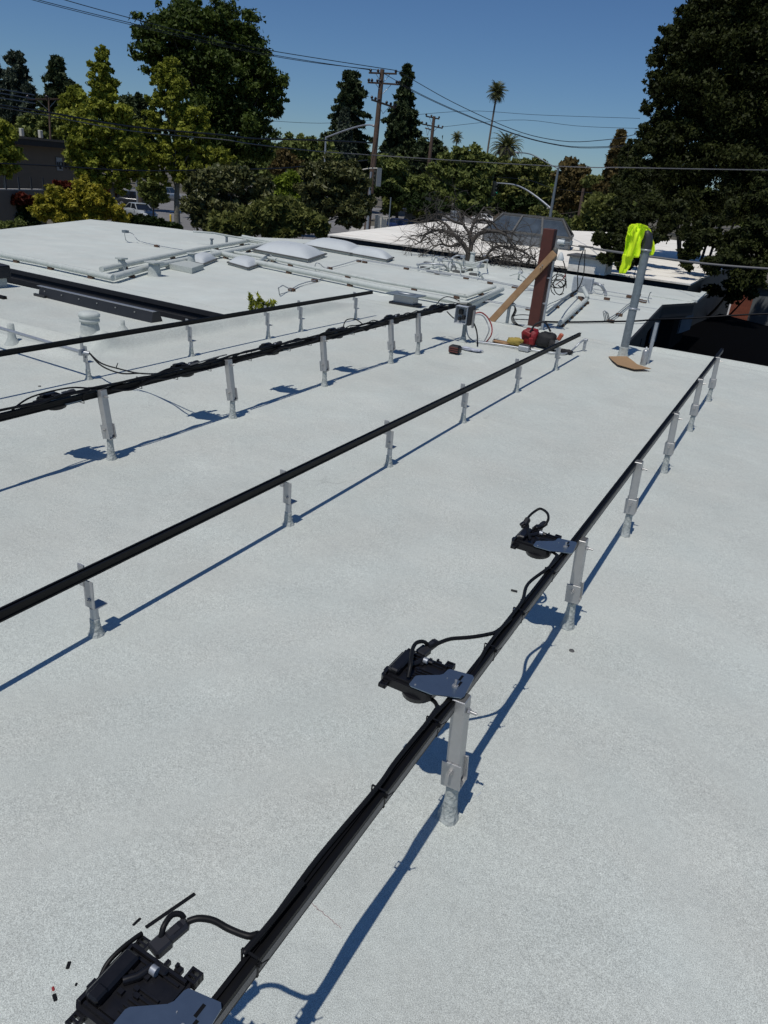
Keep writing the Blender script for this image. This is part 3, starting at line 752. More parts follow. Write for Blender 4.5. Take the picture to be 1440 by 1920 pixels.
# grey conduit clamped to the first back-left support and the wires leaving it
F = at(162, 710)
c_end = V(F.x-.03, F.y-.01, .225); c_dir = (at(0, 615, .225)-c_end)
tag(MB().tube([V(0, 0, 0), c_dir*1.5], .014, 12).build('conduit', M['galv_light'], None, loc=c_end), 'grey conduit coming in from the left to the first back-left support', 'conduit')
cl = MB(); cl.box((0, 0, 0), (.05, .03, .045)); cl.tube([(0, -.01, 0), (.03, -.05, -.004)], .017, 10); tag(cl.build('conduit_clamp', M['galv_light'], None, loc=c_end), 'metal clamp holding the grey conduit to the first back-left support', 'clamp')
e0 = c_end+V(.03, -.05, 0)
for k, (dz, lab) in enumerate(((0, 'upper black wire hanging from the grey conduit to the laden rail'), (-.02, 'lower black wire sagging from the grey conduit to the laden rail'))):
    cable('hanging_wire', [e0, e0.lerp(at(192, 683, .17), .9)+V(0, 0, dz), at(225, 692+3*k, .16)+V(0, 0, dz), at(262, 700, .17), at(300, 700+2*k, .25), at(335, 692+6*k, .36), rp(R2a, R2b, 3.85+.2*k, 0, .05)], .006, lab)
mb_ = MB()
tag(MB().tube(smooth([at(218, 689, .17), at(219, 686, .19), at(221, 681, .20)], 3), .004, 5).build('wire_tie', M['cable']), 'upright tail of a wire tie on the hanging black wires', 'cable tie')

# offcuts lying on the roof at the near left
bits = [((273, 1740), (366, 1676), .011, 'cable', 'long black strip lying on the roof above the nearest microinverter'),
        ((249, 1736), (264, 1722), .008, 'cable', 'small black offcut beside the long black strip'),
        ((126, 1818), (131, 1803), .009, 'cable', 'small black offcut at the left, midway down from the strip'),
        ((142, 1850), (144, 1843), .006, 'cable', 'tiniest black crumb left of the nearest microinverter'),
        ((101, 1864), (105, 1878), .009, 'cable', 'black piece of the two-tone offcut at the far left'),
        ((99, 1850), (101, 1859), .006, 'copper_red', 'red wire stub lying next to a black piece at the far left'),
        ((958, 1106), (970, 1109), .010, 'cable', 'small black offcut on the roof left of the far microinverter shadow'),
        ((893, 1494), (902, 1486), .004, 'white_plastic', 'thin white scrap lying right of the tallest near support foot')]
for p, q, w_, mt_, lab in bits:
    P, Q = at(*p, .006), at(*q, .006)
    mb = MB(); mb.beam(V(0, 0, 0), Q-P, w_, .007, bev=.002); tag(mb.build('offcut', M[mt_], None, loc=P), lab, 'offcut')

# faint red scratch marks on the coating near the nearest post shadow
mk = None; rq = random.Random(3)
P0 = at(588, 1697, .0075)
mk = empty('scratch_marks', P0, label='row of faint reddish scratch marks on the roof right of the near rail', cat='marks')
for k in range(9):
    c = at(588+6.2*k, 1697+5.2*k, .0085)-P0; d = V(rq.uniform(-.004, .004), rq.uniform(.004, .009)*rq.choice((1, -1)), 0)
    MB().beam(c-d, c+d, .0016, .0006).build('scratch', M['scratch'], mk)
# ================================================================== things on the roofs
def atx(px, py, X):
    r = ray(px, py); t = X/r.x; return V(0, 0, CH)+r*t
def dist(P): return (P-V(0, 0, CH)).length
def pr_(P, px): return px*dist(P)/CF/2
def A(L0, z=0.0): return [at(x, y, z) for x, y in L0]

def vent(foot, top, wpx, label, cap=None, flare=1.5, mt='coated', name='vent_pipe'):
    F = at(*foot); r = pr_(F, wpx); z = .05
    best = min(((at(top[0], top[1], h)-F).xy.length, h) for h in [i*.005 for i in range(4, 120)]); h = best[1]
    t = empty(name, F, label=label, cat='roof vent')
    MB().lathe([(r*flare*1.25, -.006), (r*flare, .012), (r*1.15, h*.35), (r, h*.6), (r*.98, h*.97), (r*.5, h)], (0, 0, 0), 20).build('pipe', M[mt], t)
    if cap == 'round': MB().lathe([(r*1.0, h*.60), (r*1.22, h*.64), (r*1.24, h*.74), (r*1.1, h*.80), (r*1.28, h*.86), (r*1.30, h*.97), (r*1.1, h*1.06), (.001, h*1.08)], (0, 0, 0), 24).build('cap', M['pipe_white'], t)
    if cap == 'square': MB().box((0, 0, h), (r*2.5, r*2.5, .025), bev=.003).build('cap', M[mt], t)
    if cap == 'ring': MB().lathe([(r*1.0, h*.9), (r*1.25, h*.92), (r*1.25, h*1.0), (r*.7, h*1.0), (r*.7, h*.92)], (0, 0, 0), 20).build('cap', M[mt], t)
    return t
vent((170, 629), (170, 588), 27, 'wide white mushroom vent behind the back-left rail', 'round', 1.15)
vent((24, 645), (22, 607), 11, 'rough grey vent pipe with flared base at the left edge', None, 2.0)
vent((231, 618), (229, 600), 7, 'small grey vent stub half hidden by the back-left rail', None, 2.2)
vent((229, 506), (226, 484), 12, 'grey square-capped vent on the duct corner at left', 'square', 1.1)
vent((290, 517), (289, 492), 19, 'broad grey square-capped vent in front of the ducts', 'square', 1.15)
vent((359, 499), (356, 474), 12, 'tapered ring-topped vent standing on the long low kerb box', 'ring', 1.5)
vent((884, 497), (882, 472), 8, 'pale tapered vent in front of the bare tree', 'ring', 1.8, 'pipe_white')
vent((397, 461), (395, 448), 4, 'small T-topped grey vent, left of two beyond the ducts', 'square', 1.0, 'galv')
vent((425, 456), (423, 443), 4, 'small T-topped grey vent, right of two beyond the ducts', 'square', 1.0, 'galv')
# low kerb box under the tapered vent
q = A([(312, 503), (360, 513), (382, 505), (334, 495)])
tag(MB().prism([(v.x, v.y) for v in q], 0, .085).build('kerb_box', M['coated']), 'long low coated kerb box carrying the ring-topped vent', 'kerb box')

def skylight(Lp, Fp, Rp, hb, hd, label, group):
    Lc, Fc, Rc = at(*Lp), at(*Fp), at(*Rp); B = Lc+Rc-Fc; c = (Lc+Rc)/2
    t = empty('skylight', c, label=label, cat='skylight', group=group)
    ex, ey = (Fc-Lc), (Rc-Fc); Lx, Ly = ex.length, ey.length; ex.normalize(); ey.normalize()
    n = 14; vs = []; fs = []
    for i in range(n+1):
        for j in range(n+1):
            u, v = i/n*2-1, j/n*2-1
            z = hb+.01+hd*((1-abs(u)**3.2)*(1-abs(v)**3.2))**.75
            vs.append(ex*(u*Lx/2*.96)+ey*(v*Ly/2*.96)+V(0, 0, z))
    for i in range(n):
        for j in range(n): a_ = i*(n+1)+j; fs.append((a_, a_+n+1, a_+n+2, a_+1))
    MB().add(vs, fs, True).build('dome', M['white_plastic'], t)
    P = lambda u, v, z: ex*(u*Lx/2)+ey*(v*Ly/2)+V(0, 0, z)
    cb = MB(); fr = MB()
    cs = [(-1, -1), (1, -1), (1, 1), (-1, 1)]
    for k in range(4):
        a_, b_ = cs[k], cs[(k+1) % 4]
        cb.beam(P(a_[0]*.94, a_[1]*.94, hb*.4), P(b_[0]*.94, b_[1]*.94, hb*.4), .03, hb*.8)
        fr.beam(P(a_[0], a_[1], hb*.95), P(b_[0], b_[1], hb*.95), .035, .022)
    cb.build('kerb', M['coated'], t); fr.build('frame', M['frame_dark'], t)
SG = 'white domed skylights'
skylight((474, 473), (578, 493), (612, 481), .06, .17, 'largest white domed skylight, nearest of the big row', SG)
skylight((566, 463), (658, 480), (686, 473), .06, .16, 'middle big domed skylight, behind the largest dome', SG)
skylight((650, 478), (726, 492), (738, 487), .05, .15, 'right-hand big domed skylight, partly behind the middle dome', SG)
skylight((352, 493), (380, 500), (407, 489), .04, .10, 'small white dome behind the ring-topped vent', SG)
skylight((427, 496), (465, 507), (491, 498), .04, .10, 'small white dome alone in front of the long pipes', SG)

# ducts and pipes
def pipe(pts, wpx, label, name='roof_pipe', mt='pipe_white', z=None, k=1, sup=True, group=None, mid=None):
    P0 = at(*pts[len(pts)//2]); r = pr_(P0, wpx)
    zz = r+.03 if z is None else z
    P = [at(x, y, zz) if len(p_) == 0 else at(x, y, p_[0]) for x, y, *p_ in pts]
    if k > 1: P = smooth(P, k)
    o0 = P[0]; t = MB().tube([p-o0 for p in P], r, 10).build(name, M[mt], None, loc=(0, 0, 0)); t.location = o0
    tag(t, label, 'pipe', group)
    if sup:
        for i in range(len(P)-1):
            L_ = (P[i+1]-P[i]).length; m_ = max(1, int(L_/1.4))
            for j in range(m_):
                c_ = P[i].lerp(P[i+1], (j+.5)/m_)-o0
                b_ = MB().box((0, 0, 0), (.05, .09, zz-r+.012)).build('wood_block', M['block'], t); b_.location = (c_.x, c_.y, -(zz+r)/2+r-.002 if False else -zz+(zz-r)/2)
    return t
GP = 'white coated pipes on the far roof'
def dbl(*a, **k): return pipe(*a, **k)
pipe([(-60, 465), (0, 477), (60, 488), (130, 503), (212, 521)], 9, 'thick white pipe coming in from the left above the dark lightwell', group=GP)
pipe([(212, 520), (278, 501), (350, 487), (420, 474), (505, 457)], 9, 'thick white pipe rising right from the duct corner behind the vents', group=GP)
pipe([(190, 505), (273, 488), (367, 468), (440, 456), (466, 451)], 7, 'slimmer white pipe behind the duct corner, upper of the pair', group=GP)
pipe([(398, 471), (450, 483), (487, 493), (600, 516), (717, 540), (840, 562), (880, 573), (941, 542)], 10, 'longest thick white pipe with a bend at its right end, front of the pair', group=GP)
pipe([(432, 472), (500, 483), (592, 503), (717, 528), (840, 549), (874, 556), (928, 538)], 6, 'long thinner white pipe running just behind the longest one', group=GP)
pipe([(455, 443), (520, 456)], 5, 'bright white pipe lying behind the largest dome at left', group=GP, sup=False)
pipe([(463, 451), (530, 461)], 5, 'white pipe stub left of the largest dome', group=GP, sup=False)
pipe([(484, 490), (505, 480), (520, 487)], 6, 'short white elbow pipe joining the long pair near the alone dome', group=GP)
pipe([(362, 434, .25), (400, 437, .25), (455, 447, .12), (520, 459, .1)], 3, 'thin pipe along the far left roof edge', group=GP, sup=False)
pipe([(1050, 606), (1075, 584), (1098, 563), (1101, 556, .12), (1095, 543, .18), (1092, 538, .20)], 7, 'white pipe with an upturned end right of the red-brown post', k=3, group=GP)
pipe([(1026, 586), (1060, 558), (1082, 543)], 4, 'dark slim pipe between post and disconnect box', mt='galv', group=GP)
pipe([(1104, 533, .16), (1113, 531, .18), (1126, 535, .17), (1134, 546, .06), (1136, 552, .03)], 5, 'bent grey pipe leaving the disconnect box to the right', mt='galv_light', k=4, sup=False)
def conduit(pts, label, blocks=(), r=.008, mt='galv_light', k=1, off=None, group='thin conduits on the far roof'):
    P = [at(x, y, (p_[0] if p_ else .05)) for x, y, *p_ in pts]; o0 = P[0]
    if k > 1: P = smooth(P, k)
    t = empty('conduit', o0, label=label, cat='conduit', group=group)
    MB().tube([p-o0 for p in P], r, 6).build('tube', M[mt], t)
    if off: MB().tube([p-o0+V(*off) for p in P], r*.8, 6).build('tube', M[mt], t)
    for (x, y) in blocks:
        b_ = at(x, y, .02)-o0; o = MB().box((0, 0, 0), (.06, .10, .04)).build('wood_block', M['block'], t); o.location = b_
    return t
conduit([(672, 487), (762, 501), (830, 512), (900, 524), (960, 536), (1010, 546)], 'twin conduits on wood blocks from the right dome towards the post', [(673, 489), (684, 491), (762, 503), (820, 512), (874, 521), (919, 530), (965, 538)], off=(.16, 0, 0))
conduit([(591, 507, 0), (591, 496, .12), (594, 493, .15), (600, 495, .12), (607, 501, .03), (618, 502, .03), (645, 495, .04), (672, 487, .05)], 'conduit with a hooked end in front of the largest dome', [(618, 503)], k=3)
conduit([(524, 552, .0), (523, 546, .06), (522, 540, .12), (530, 535, .12), (538, 539, .06), (545, 543, .03), (560, 534, .03), (575, 529, .03), (590, 526, .03), (605, 522, .03)], 'conduit loop with upright end alone on the smooth roof above the plant', [(547, 543), (590, 526)])
conduit([(524, 552, .0), (545, 545, .01), (562, 537, .01), (590, 529, .01), (606, 524, .01)], 'thin wire beside the conduit loop above the plant', r=.004)
conduit([(236, 450, 0), (234, 442, .1), (234, 435, .2), (240, 435, .2), (250, 439, .16), (256, 448, .08), (265, 453, .03), (293, 460, .03), (345, 469, .03)], 'conduit from a small upright box on the far left roof', [(294, 461)], k=2)
tag(MB().box((0, 0, 0), (.10, .10, .05)).build('junction_box', M['galv'], None, loc=at(235, 434, .21)), 'small box on an upright conduit on the far left roof', 'junction box')
conduit([(890, 562), (925, 567), (960, 573), (998, 580)], 'conduit behind the lumber brace with dark clamp blocks', [(904, 564), (992, 579)], off=(.12, 0, 0))
conduit([(985, 533), (1003, 537), (1003, 545), (970, 543)], 'short bent conduit left of the post top', k=2)
conduit([(1108, 541), (1150, 548), (1200, 556), (1222, 560)], 'conduit running right from the disconnect box behind the tall pipe', [(1138, 560)], off=(-.5, 0, -.01))
conduit([(1110, 537, .05), (1120, 533, .18), (1132, 533, .18), (1132, 545, .02)], 'thin conduit hoop just right of the disconnect box', r=.006)
conduit([(1137, 603, .0), (1134, 587, .14), (1137, 585, .15), (1140, 588, .12), (1143, 601, .03), (1160, 590, .03), (1180, 573, .03), (1196, 562, .03)], 'rusty conduit with upright hook left of the tall pipe', [(1145, 602), (1161, 590)], mt='galv', off=(.10, .05, 0))
conduit([(1215, 560, 0), (1219, 549, .18), (1221, 548, .2)], 'upright conduit stub right of the tall pipe', mt='galv')
conduit([(1010, 586, .04), (1030, 570, .04), (1062, 556, .04)], 'thin conduit behind the red-brown post', r=.006, mt='galv')
for k, (x, y) in enumerate([(1199, 563), (1207, 565), (1196, 553), (1180, 556)]):
    tag(MB().box((0, 0, 0), (.10, .10, .04)).build('wood_block', M['block'], None, loc=at(x, y, .022)), ['loose dark block nearest the tall pipe at its right', 'second loose dark block right of the tall pipe', 'dark block behind the tall pipe', 'dark block left of the tall pipe on the conduit line'][k], 'block')
# tangle of small pipes in front of the bare tree
rr = random.Random(5)
tb = at(870, 505, 0)
tg = empty('pipe_manifold', tb, label='tangle of small grey pipes and valves in front of the bare tree', cat='pipework')
def seg(px, py, zs):  # path in pixels with heights
    return [at(x, y, z_)-tb for x, y, z_ in zip(px, py, zs)]
ML = [([783, 800, 830, 838], [497, 494, 497, 503], [.05, .12, .12, .02]), ([790, 812, 838], [505, 500, 498], [.05, .1, .1]), ([812, 813, 820, 826], [503, 485, 483, 488], [0, .2, .2, .15]),
      ([838, 846, 858, 868, 872], [503, 485, 479, 482, 494], [0, .2, .28, .25, .08]), ([826, 833, 840, 841], [485, 495, 500, 508], [.2, .1, .1, 0]), ([824, 836, 860, 866], [487, 489, 493, 505], [.18, .2, .15, 0]),
      ([845, 850, 852, 856], [508, 494, 497, 506], [0, .16, .14, 0]), ([856, 866, 880, 898], [506, 507, 503, 500], [.03, .05, .05, .12]), ([895, 896, 897], [525, 510, 498], [0, .12, .24]),
      ([897, 905, 913], [500, 490, 487], [.2, .25, .28]), ([913, 914], [502, 487], [.0, .28]), ([897, 902, 906], [508, 516, 523], [.15, .08, .0]), ([868, 869], [494, 479], [.02, .25]),
      ([850, 862, 864, 868], [500, 503, 512, 518], [.08, .08, .04, .0]), ([784, 784], [508, 495], [0, .12]), ([800, 820, 845], [509, 512, 516], [.03, .03, .03]), ([886, 900, 913], [495, 491, 487], [.2, .25, .28]),
      ([824, 824], [508, 489], [0, .2]), ([846, 847, 848], [508, 492, 484], [0, .16, .26]), ([972, 974, 976], [523, 514, 512], [0, .12, .14]), ([955, 972, 980, 986], [517, 513, 518, 523], [.05, .12, .1, 0])]
for k, (a_, b_, z_) in enumerate(ML):
    MB().tube(smooth(seg(a_, b_, z_), 4), rr.choice((.012, .016, .02)), 7).build('small_pipe', M['pipe_white'] if k % 3 else M['galv_light'], tg)
for x, y, z_, s_ in [(868, 481, .27, .07), (897, 500, .24, .05), (913, 488, .28, .05), (826, 487, .2, .09), (836, 487, .2, .06), (850, 500, .08, .05), (784, 496, .12, .05), (812, 486, .18, .05), (976, 511, .15, .06)]:
    o = MB().box((0, 0, 0), (s_, s_*1.3, s_*.8), bev=.006).build('valve_body', M['galv_light'], tg); o.location = at(x, y, z_)-tb
for x, y in [(797, 502), (858, 509), (878, 505), (889, 514), (862, 508), (803, 493)]:
    o = MB().box((0, 0, 0), (.12, .18, .04)).build('wood_block', M['frame_dark'], tg); o.location = at(x, y, .02)-tb
v0 = at(884, 499); tag(MB().box((0, 0, .04), (.34, .5, .08), bev=.01).build('kerb_box', M['coated'], None, loc=v0+V(0, 0, -.001)), 'low coated kerb under the pale tapered vent', 'kerb box')

# dark long kerb flashing by the lightwell
a0, a1 = at(72, 556), at(284, 606)
d = (a1-a0); Ld = d.length; d.normalize()
kf = empty('kerb_flashing', a0, label='long dark metal kerb flashing lying along the near side of the lightwell', cat='flashing')
n_ = V(-d.y, d.x, 0); n_ = n_ if n_.x > 0 else -n_
mb = MB(); mb.add([V(0, 0, 0), d*Ld, d*Ld+n_*.03+V(0, 0, .115), n_*.03+V(0, 0, .115), n_*.12+V(0, 0, .12), d*Ld+n_*.12+V(0, 0, .12), n_*.17, d*Ld+n_*.17],
    [(0, 1, 2, 3), (3, 2, 5, 4), (4, 5, 7, 6), (0, 3, 4, 6), (1, 7, 5, 2)]); mb.build('cover', M['fascia'], kf)
mb = MB(); mb.beam(n_*.055+V(0, 0, .121)-d*.05, n_*.055+d*(Ld+.0)+V(0, 0, .121), .05, .006); mb.build('top_edge', M['alu_dull'], kf)
mb = MB(); mb.beam(V(0, 0, .02)-n_*.015-d*.05, d*(Ld*.08)-n_*.015+V(0, 0, .02), .03, .03); mb.build('end_bracket', M['fascia_grey'], kf)
for k in range(6):
    MB().box((0, 0, 0), (.012, .012, .012)).build('screw', M['bolt'], kf, loc=None).location = d*(Ld*(.06+k*.16))+V(0, 0, .08)+n_*.012
p = at(5, 547)+V(.0, .30, 0)
bx = empty('vent_box', p, label='black louvred vent box on a white kerb at the left edge', cat='vent box')
MB().box((.1, .16, .06), (.25, .5, .12)).build('kerb', M['coated'], bx)
MB().box((.1, .16, .20), (.34, .58, .15), bev=.01).build('hood', M['fascia'], bx)
MB().add([V(-.07, -.13, .276), V(.27, -.13, .276), V(.27, .45, .276), V(-.07, .45, .276), V(.1, .16, .34)], [(0, 1, 4), (1, 2, 4), (2, 3, 4), (3, 0, 4)]).build('hood_top', M['fascia_grey'], bx)
mb = MB()
p = at(9, 562); tag(MB().box((0, .2, .02), (.05, .42, .04)).build('black_bar', M['rail'], None, loc=p), 'end of a black metal bar lying at the left edge below the vent box', 'metal bar')

# raised flat vent beyond the rail end
c = at(754, 574); cu = empty('flat_vent', c, label='flat-topped vent on a black kerb beyond the end of the back-left rail', cat='roof vent')
MB().box((.10, 0, .022), (.26, .42, .045)).build('black_kerb', M['fascia'], cu)
MB().box((.10, .0, .095), (.18, .32, .11)).build('neck', M['alu_dull'], cu)
MB().box((.10, .0, .160), (.34, .50, .014), bev=.003).build('cover', M['galv'], cu)
MB().tube(smooth([V(.10, .12, .172), V(.02, .05, .178), V(.06, -.1, .174), V(.16, -.12, .172)], 4), .014, 6).build('bead', M['galv_light'], cu)

# leafy shoots rising from the lightwell
def leaf_mesh(P, N, size, rng, aspect=1.8, up=0.0, tri=False):
    n = len(P); N = N/np.maximum(1e-6, np.linalg.norm(N, axis=1, keepdims=True))
    t = rng.normal(size=(n, 3)); t[:, 2] += up; t -= N*(t*N).sum(1, keepdims=True); t /= np.maximum(1e-6, np.linalg.norm(t, axis=1, keepdims=True)); b = np.cross(N, t)
    s = size*rng.uniform(.6, 1.35, (n, 1)); a_ = t*s*aspect*.5; w_ = b*s*.5
    if tri:
        v = np.empty((n, 3, 3)); v[:, 0] = P-a_*.9-w_*1.15; v[:, 1] = P-a_*.9+w_*1.15; v[:, 2] = P+a_*1.3
        return v.reshape(-1, 3)
    v = np.empty((n, 4, 3)); v[:, 0] = P-a_; v[:, 1] = P+w_-N*s*.08; v[:, 2] = P+a_; v[:, 3] = P-w_-N*s*.08
    return v.reshape(-1, 3)
def foliage(name, verts, tint, mt, parent=None, loc=(0, 0, 0)):
    q_ = 3 if len(verts) == len(tint)*3 else 4
    n = len(verts)//q_; me = bpy.data.meshes.new(name); me.vertices.add(len(verts)); me.loops.add(n*q_); me.polygons.add(n)
    me.vertices.foreach_set('co', (verts-np.array(loc)).astype(np.float32).ravel()); me.loops.foreach_set('vertex_index', np.arange(n*q_, dtype=np.int32))
    me.polygons.foreach_set('loop_start', np.arange(0, n*q_, q_, dtype=np.int32)); me.polygons.foreach_set('loop_total', np.full(n, q_, dtype=np.int32))
    at_ = me.attributes.new('tint', 'FLOAT', 'POINT'); at_.data.foreach_set('value', np.repeat(tint, q_).astype(np.float32))
    me.materials.append(mt); me.update(calc_edges=True)
    o = bpy.data.objects.new(name, me); COL.objects.link(o); o.location = loc
    if parent is not None: o.parent = parent; 
    return o
rng = np.random.default_rng(4)
base = at(492, 590, 0)+V(-.15, .0, -.5)
sh = empty('leafy_shoots', base, label='leafy green shoots sticking up behind the back-left rail', cat='plant')
LV = []; st = MB()
for k, (tx, ty) in enumerate([(468, 552), (485, 553), (488, 560), (478, 565), (497, 570), (505, 566), (514, 567), (500, 572), (472, 560), (492, 566)]):
    T = pd(tx, ty, base+V(0, 0, 0)); P = [V(0, 0, .2)+V(.02*k-.1, .015*k-.07, 0), ((T-base)*.6+V(0, 0, 0)), T-base]
    S_ = smooth(P, 6); st.tube(S_, .004, 5)
    for s_ in S_[4:]:
        for _ in range(9): LV.append(np.array(s_)+rng.normal(0, .012, 3))
LV = np.array(LV); vv = leaf_mesh(LV, rng.normal(size=LV.shape)+[0, 0, .5], .028, rng, 2.4, .8)
foliage('leaves', vv, rng.uniform(0, 1, len(LV)), L['sycamore'], sh); st.build('stems', M['bark'], sh)

# electrical box post at the end of the laden rail
F = at(868, 640); bp_ = empty('wiring_box_post', F, label='open grey wiring box on a stubby post at the end of the cable-laden rail', cat='wiring box')
coated_foot(.06, .05, .03, 77).build('coated_foot', M['coated'], bp_)
MB().box((0, 0, .22), (.035, .04, .36), bev=.002).build('post', M['galv'], bp_)
z0 = .23
mb = MB(); mb.box((-.045, .02, z0+.09), (.004, .15, .20)); mb.box((-.085, .093, z0+.09), (.08, .004, .20)); mb.box((-.085, -.053, z0+.09), (.08, .004, .20)); mb.box((-.085, .02, z0-.008), (.08, .15, .004)); mb.box((-.085, .02, z0+.188), (.08, .15, .004))
mb.build('box', M['grey_box'], bp_)
mb = MB(); mb.box((-.075, .04, z0+.12), (.04, .05, .06), bev=.004); mb.box((-.075, .0, z0+.06), (.03, .04, .05), bev=.004); mb.box((-.07, .05, z0+.04), (.03, .03, .04)); mb.build('terminals', M['plastic'], bp_)
MB().box((-.03, -.075, z0+.09), (.14, .03, .22), bev=.003).build('side_plate', M['fascia'], bp_)
MB().box((-.01, -.10, z0+.05), (.05, .016, .20)).build('bracket', M['alu'], bp_)
def loose(pts, r, mt, label, k=6, name='loose_wire'): return cable(name, pts, r, label, mt, k)
Xb = F.x
loose([atx(882, 592, Xb), atx(890, 588, Xb+.05), atx(902, 586, Xb+.1), atx(914, 595, Xb+.15), atx(922, 612, Xb+.15), atx(921, 628, Xb+.1), at(912, 641, .01)], .008, 'copper_red', 'red wire in a big round loop beside the wiring box')
loose([atx(882, 595, Xb), atx(893, 590, Xb+.05), atx(905, 592, Xb+.1), atx(913, 604, Xb+.15), atx(917, 620, Xb+.13), at(908, 640, .01)], .007, 'galv_light', 'pale wire looping inside the red one beside the wiring box')
loose([atx(878, 598, Xb), atx(887, 604, Xb), atx(893, 618, Xb+.05), atx(895, 632, Xb), at(895, 648, .01)], .009, 'cable', 'thick black cable drooping from the wiring box to the roof')
loose([atx(875, 605, Xb), atx(875, 618, Xb), atx(878, 630, Xb), at(886, 638, .012), at(897, 641, .012)], .008, 'galv_light', 'pale flexible conduit curling down under the wiring box')
loose([atx(838, 584, Xb), atx(850, 596, Xb), atx(857, 598, Xb)], .007, 'cable', 'black cable entering the wiring box from the left')
loose([atx(881, 584, Xb), atx(889, 582, Xb+.1), atx(897, 580, Xb+.2)], .005, 'cable', 'short black wire end sticking out behind the wiring box')

# conduit lying across the roof and its stub post
P = [at(893, 641, .014), at(935, 646, .014), at(991, 655, .014), at(1046, 663, .014), at(1066, 661, .016), at(1078, 652, .05), at(1088, 642, .11), at(1097, 636, .13)]
loose([P[0], P[1], P[2], P[3], P[4], P[5], P[6], P[7]], .011, 'galv_light', 'bright conduit lying across the roof in front of the red bag', 4, 'roof_conduit')
F2 = at(1094, 658); sp = empty('conduit_stub_post', F2, label='short flat post holding the bent end of the bright conduit', cat='post')
MB().box((0, 0, .07), (.014, .035, .145), bev=.002).build('post', M['galv_light'], sp); MB().box((0, .0, .13), (.04, .05, .03), bev=.004).build('clamp', M['galv_light'], sp)
c = at(982, 658, 0); cl = empty('pipe_sleeve', c, label='grey and black sleeve around the bright conduit below the red bag', cat='sleeve')
MB().box((0, 0, .030), (.07, .125, .06), bev=.006).build('grey_block', M['galv_light'], cl); MB().box((.03, 0, .05), (.05, .13, .05), bev=.008).build('black_cover', M['plastic'], cl)

# tool bag and small things beside it
def lump(name, px, py, size, mt, label=None, cat=None, parent=None, off=(0, 0, 0), seed=1, jit=.14, rz=0):
    rq = random.Random(seed); P = at(px, py, 0); mb = MB(); n, m = 22, 12; vs = []; fs = []
    for i in range(m+1):
        th = PI*i/m
        for k in range(n):
            a_ = 2*PI*k/n
            ce, se = math.cos(a_), math.sin(a_); ct, stt = math.cos(th), math.sin(th)
            sg = lambda v, e: math.copysign(abs(v)**e, v)
            j = 1+(rq.uniform(-jit, jit) if 0 < i < m else 0)+.06*math.sin(3*a_+4*th+seed)
            x, y, z = size[0]*.5*sg(ce, .7)*stt**.7*j, size[1]*.5*sg(se, .7)*stt**.7*j, size[2]*.5*(1+sg(ct, .7))*(j*.5+.5)
            x, y = x*math.cos(rz)-y*math.sin(rz), x*math.sin(rz)+y*math.cos(rz)
            vs.append((x, y, max(.001, z)))
    for i in range(m):
        for k in range(n): k2 = (k+1) % n; fs.append((i*n+k, (i+1)*n+k, (i+1)*n+k2, i*n+k2))
    mb.add(vs, fs, True)
    o = mb.build(name, M[mt], parent); o.location = (P+V(*off)) if parent is None else V(*off)
    if label: tag(o, label, cat)
    return o
bgp = at(1006, 651); bag = empty('tool_bag', bgp, label='open red and black tool bag at the foot of the red-brown post', cat='tool bag')
lump('red_panel', 0, 0, (.18, .20, .20), 'red', parent=bag, off=(.04, .11, 0), seed=3, jit=.07)
lump('body', 0, 0, (.22, .26, .18), 'black_cloth', parent=bag, off=(.08, -.08, 0), seed=4, jit=.08)
lump('side_pocket', 0, 0, (.14, .12, .12), 'black_cloth', parent=bag, off=(.0, -.20, 0), seed=5)
MB().tube(smooth([V(-.03, .1, .17), V(-.02, .05, .27), V(.03, -.04, .30), V(.06, -.12, .2)], 5), .012, 8).build('handle', M['black_cloth'], bag)
mb = MB(); mb.box((-.055, .13, .15), (.03, .10, .05), Matrix.Rotation(.3, 3, 'X'), .008); mb.box((-.06, .06, .07), (.03, .06, .08), Matrix.Rotation(-.2, 3, 'X'), .008); mb.build('pocket', M['red'], bag)
MB().box((.05, -.25, .16), (.04, .05, .09), Matrix.Rotation(.4, 3, 'X'), .01).build('tool_handle', mat('orange_handle', (.45, .10, .05), .5), bag)
lump('strap', 0, 0, (.06, .16, .05), 'black_cloth', parent=bag, off=(-.05, -.38, 0), seed=9)
lump('yellow_bag', 965, 647, (.14, .19, .085), 'yellow', 'crumpled yellow bag lying left of the red tool bag', 'bag', seed=6)
lump('work_glove', 940, 644, (.09, .22, .03), 'lumber', 'tan work glove on the roof left of the yellow bag', 'glove', seed=7)
lump('glove_cuff', 950, 645, (.07, .10, .028), 'galv', 'grey glove cuff between tan glove and yellow bag', 'glove', seed=8)
lump('pale_rag', 882, 657, (.10, .26, .025), 'rag', 'pale crumpled rag on the roof beside the battery charger', 'rag', seed=10, jit=.25)
P = at(851, 663); bt = empty('battery_charger', P, label='dark reddish battery charger lying on the roof below the wiring box', cat='charger')
MB().box((.02, 0, .045), (.10, .13, .09), bev=.018).build('case', M['plastic'], bt)
for k in range(3): MB().box((-.031, 0, .025+.022*k), (.004, .11, .009)).build('red_stripe', mat('dull_red_plastic', (.16, .04, .03), .5), bt)
P, Q = at(925, 636, .02), at(935, 624, .06); tag(MB().tube([V(0, 0, 0), Q-P], .004, 6).build('white_tie', M['white_plastic'], None, loc=P), 'white zip tie sticking up left of the tan glove', 'cable tie')
P, Q = at(925, 636, .01), at(955, 642, .012); tag(MB().beam(V(0, 0, 0), Q-P, .02, .012, bev=.003).build('screwdriver', M['plastic'], None, loc=P), 'dark screwdriver lying above the tan glove', 'tool')

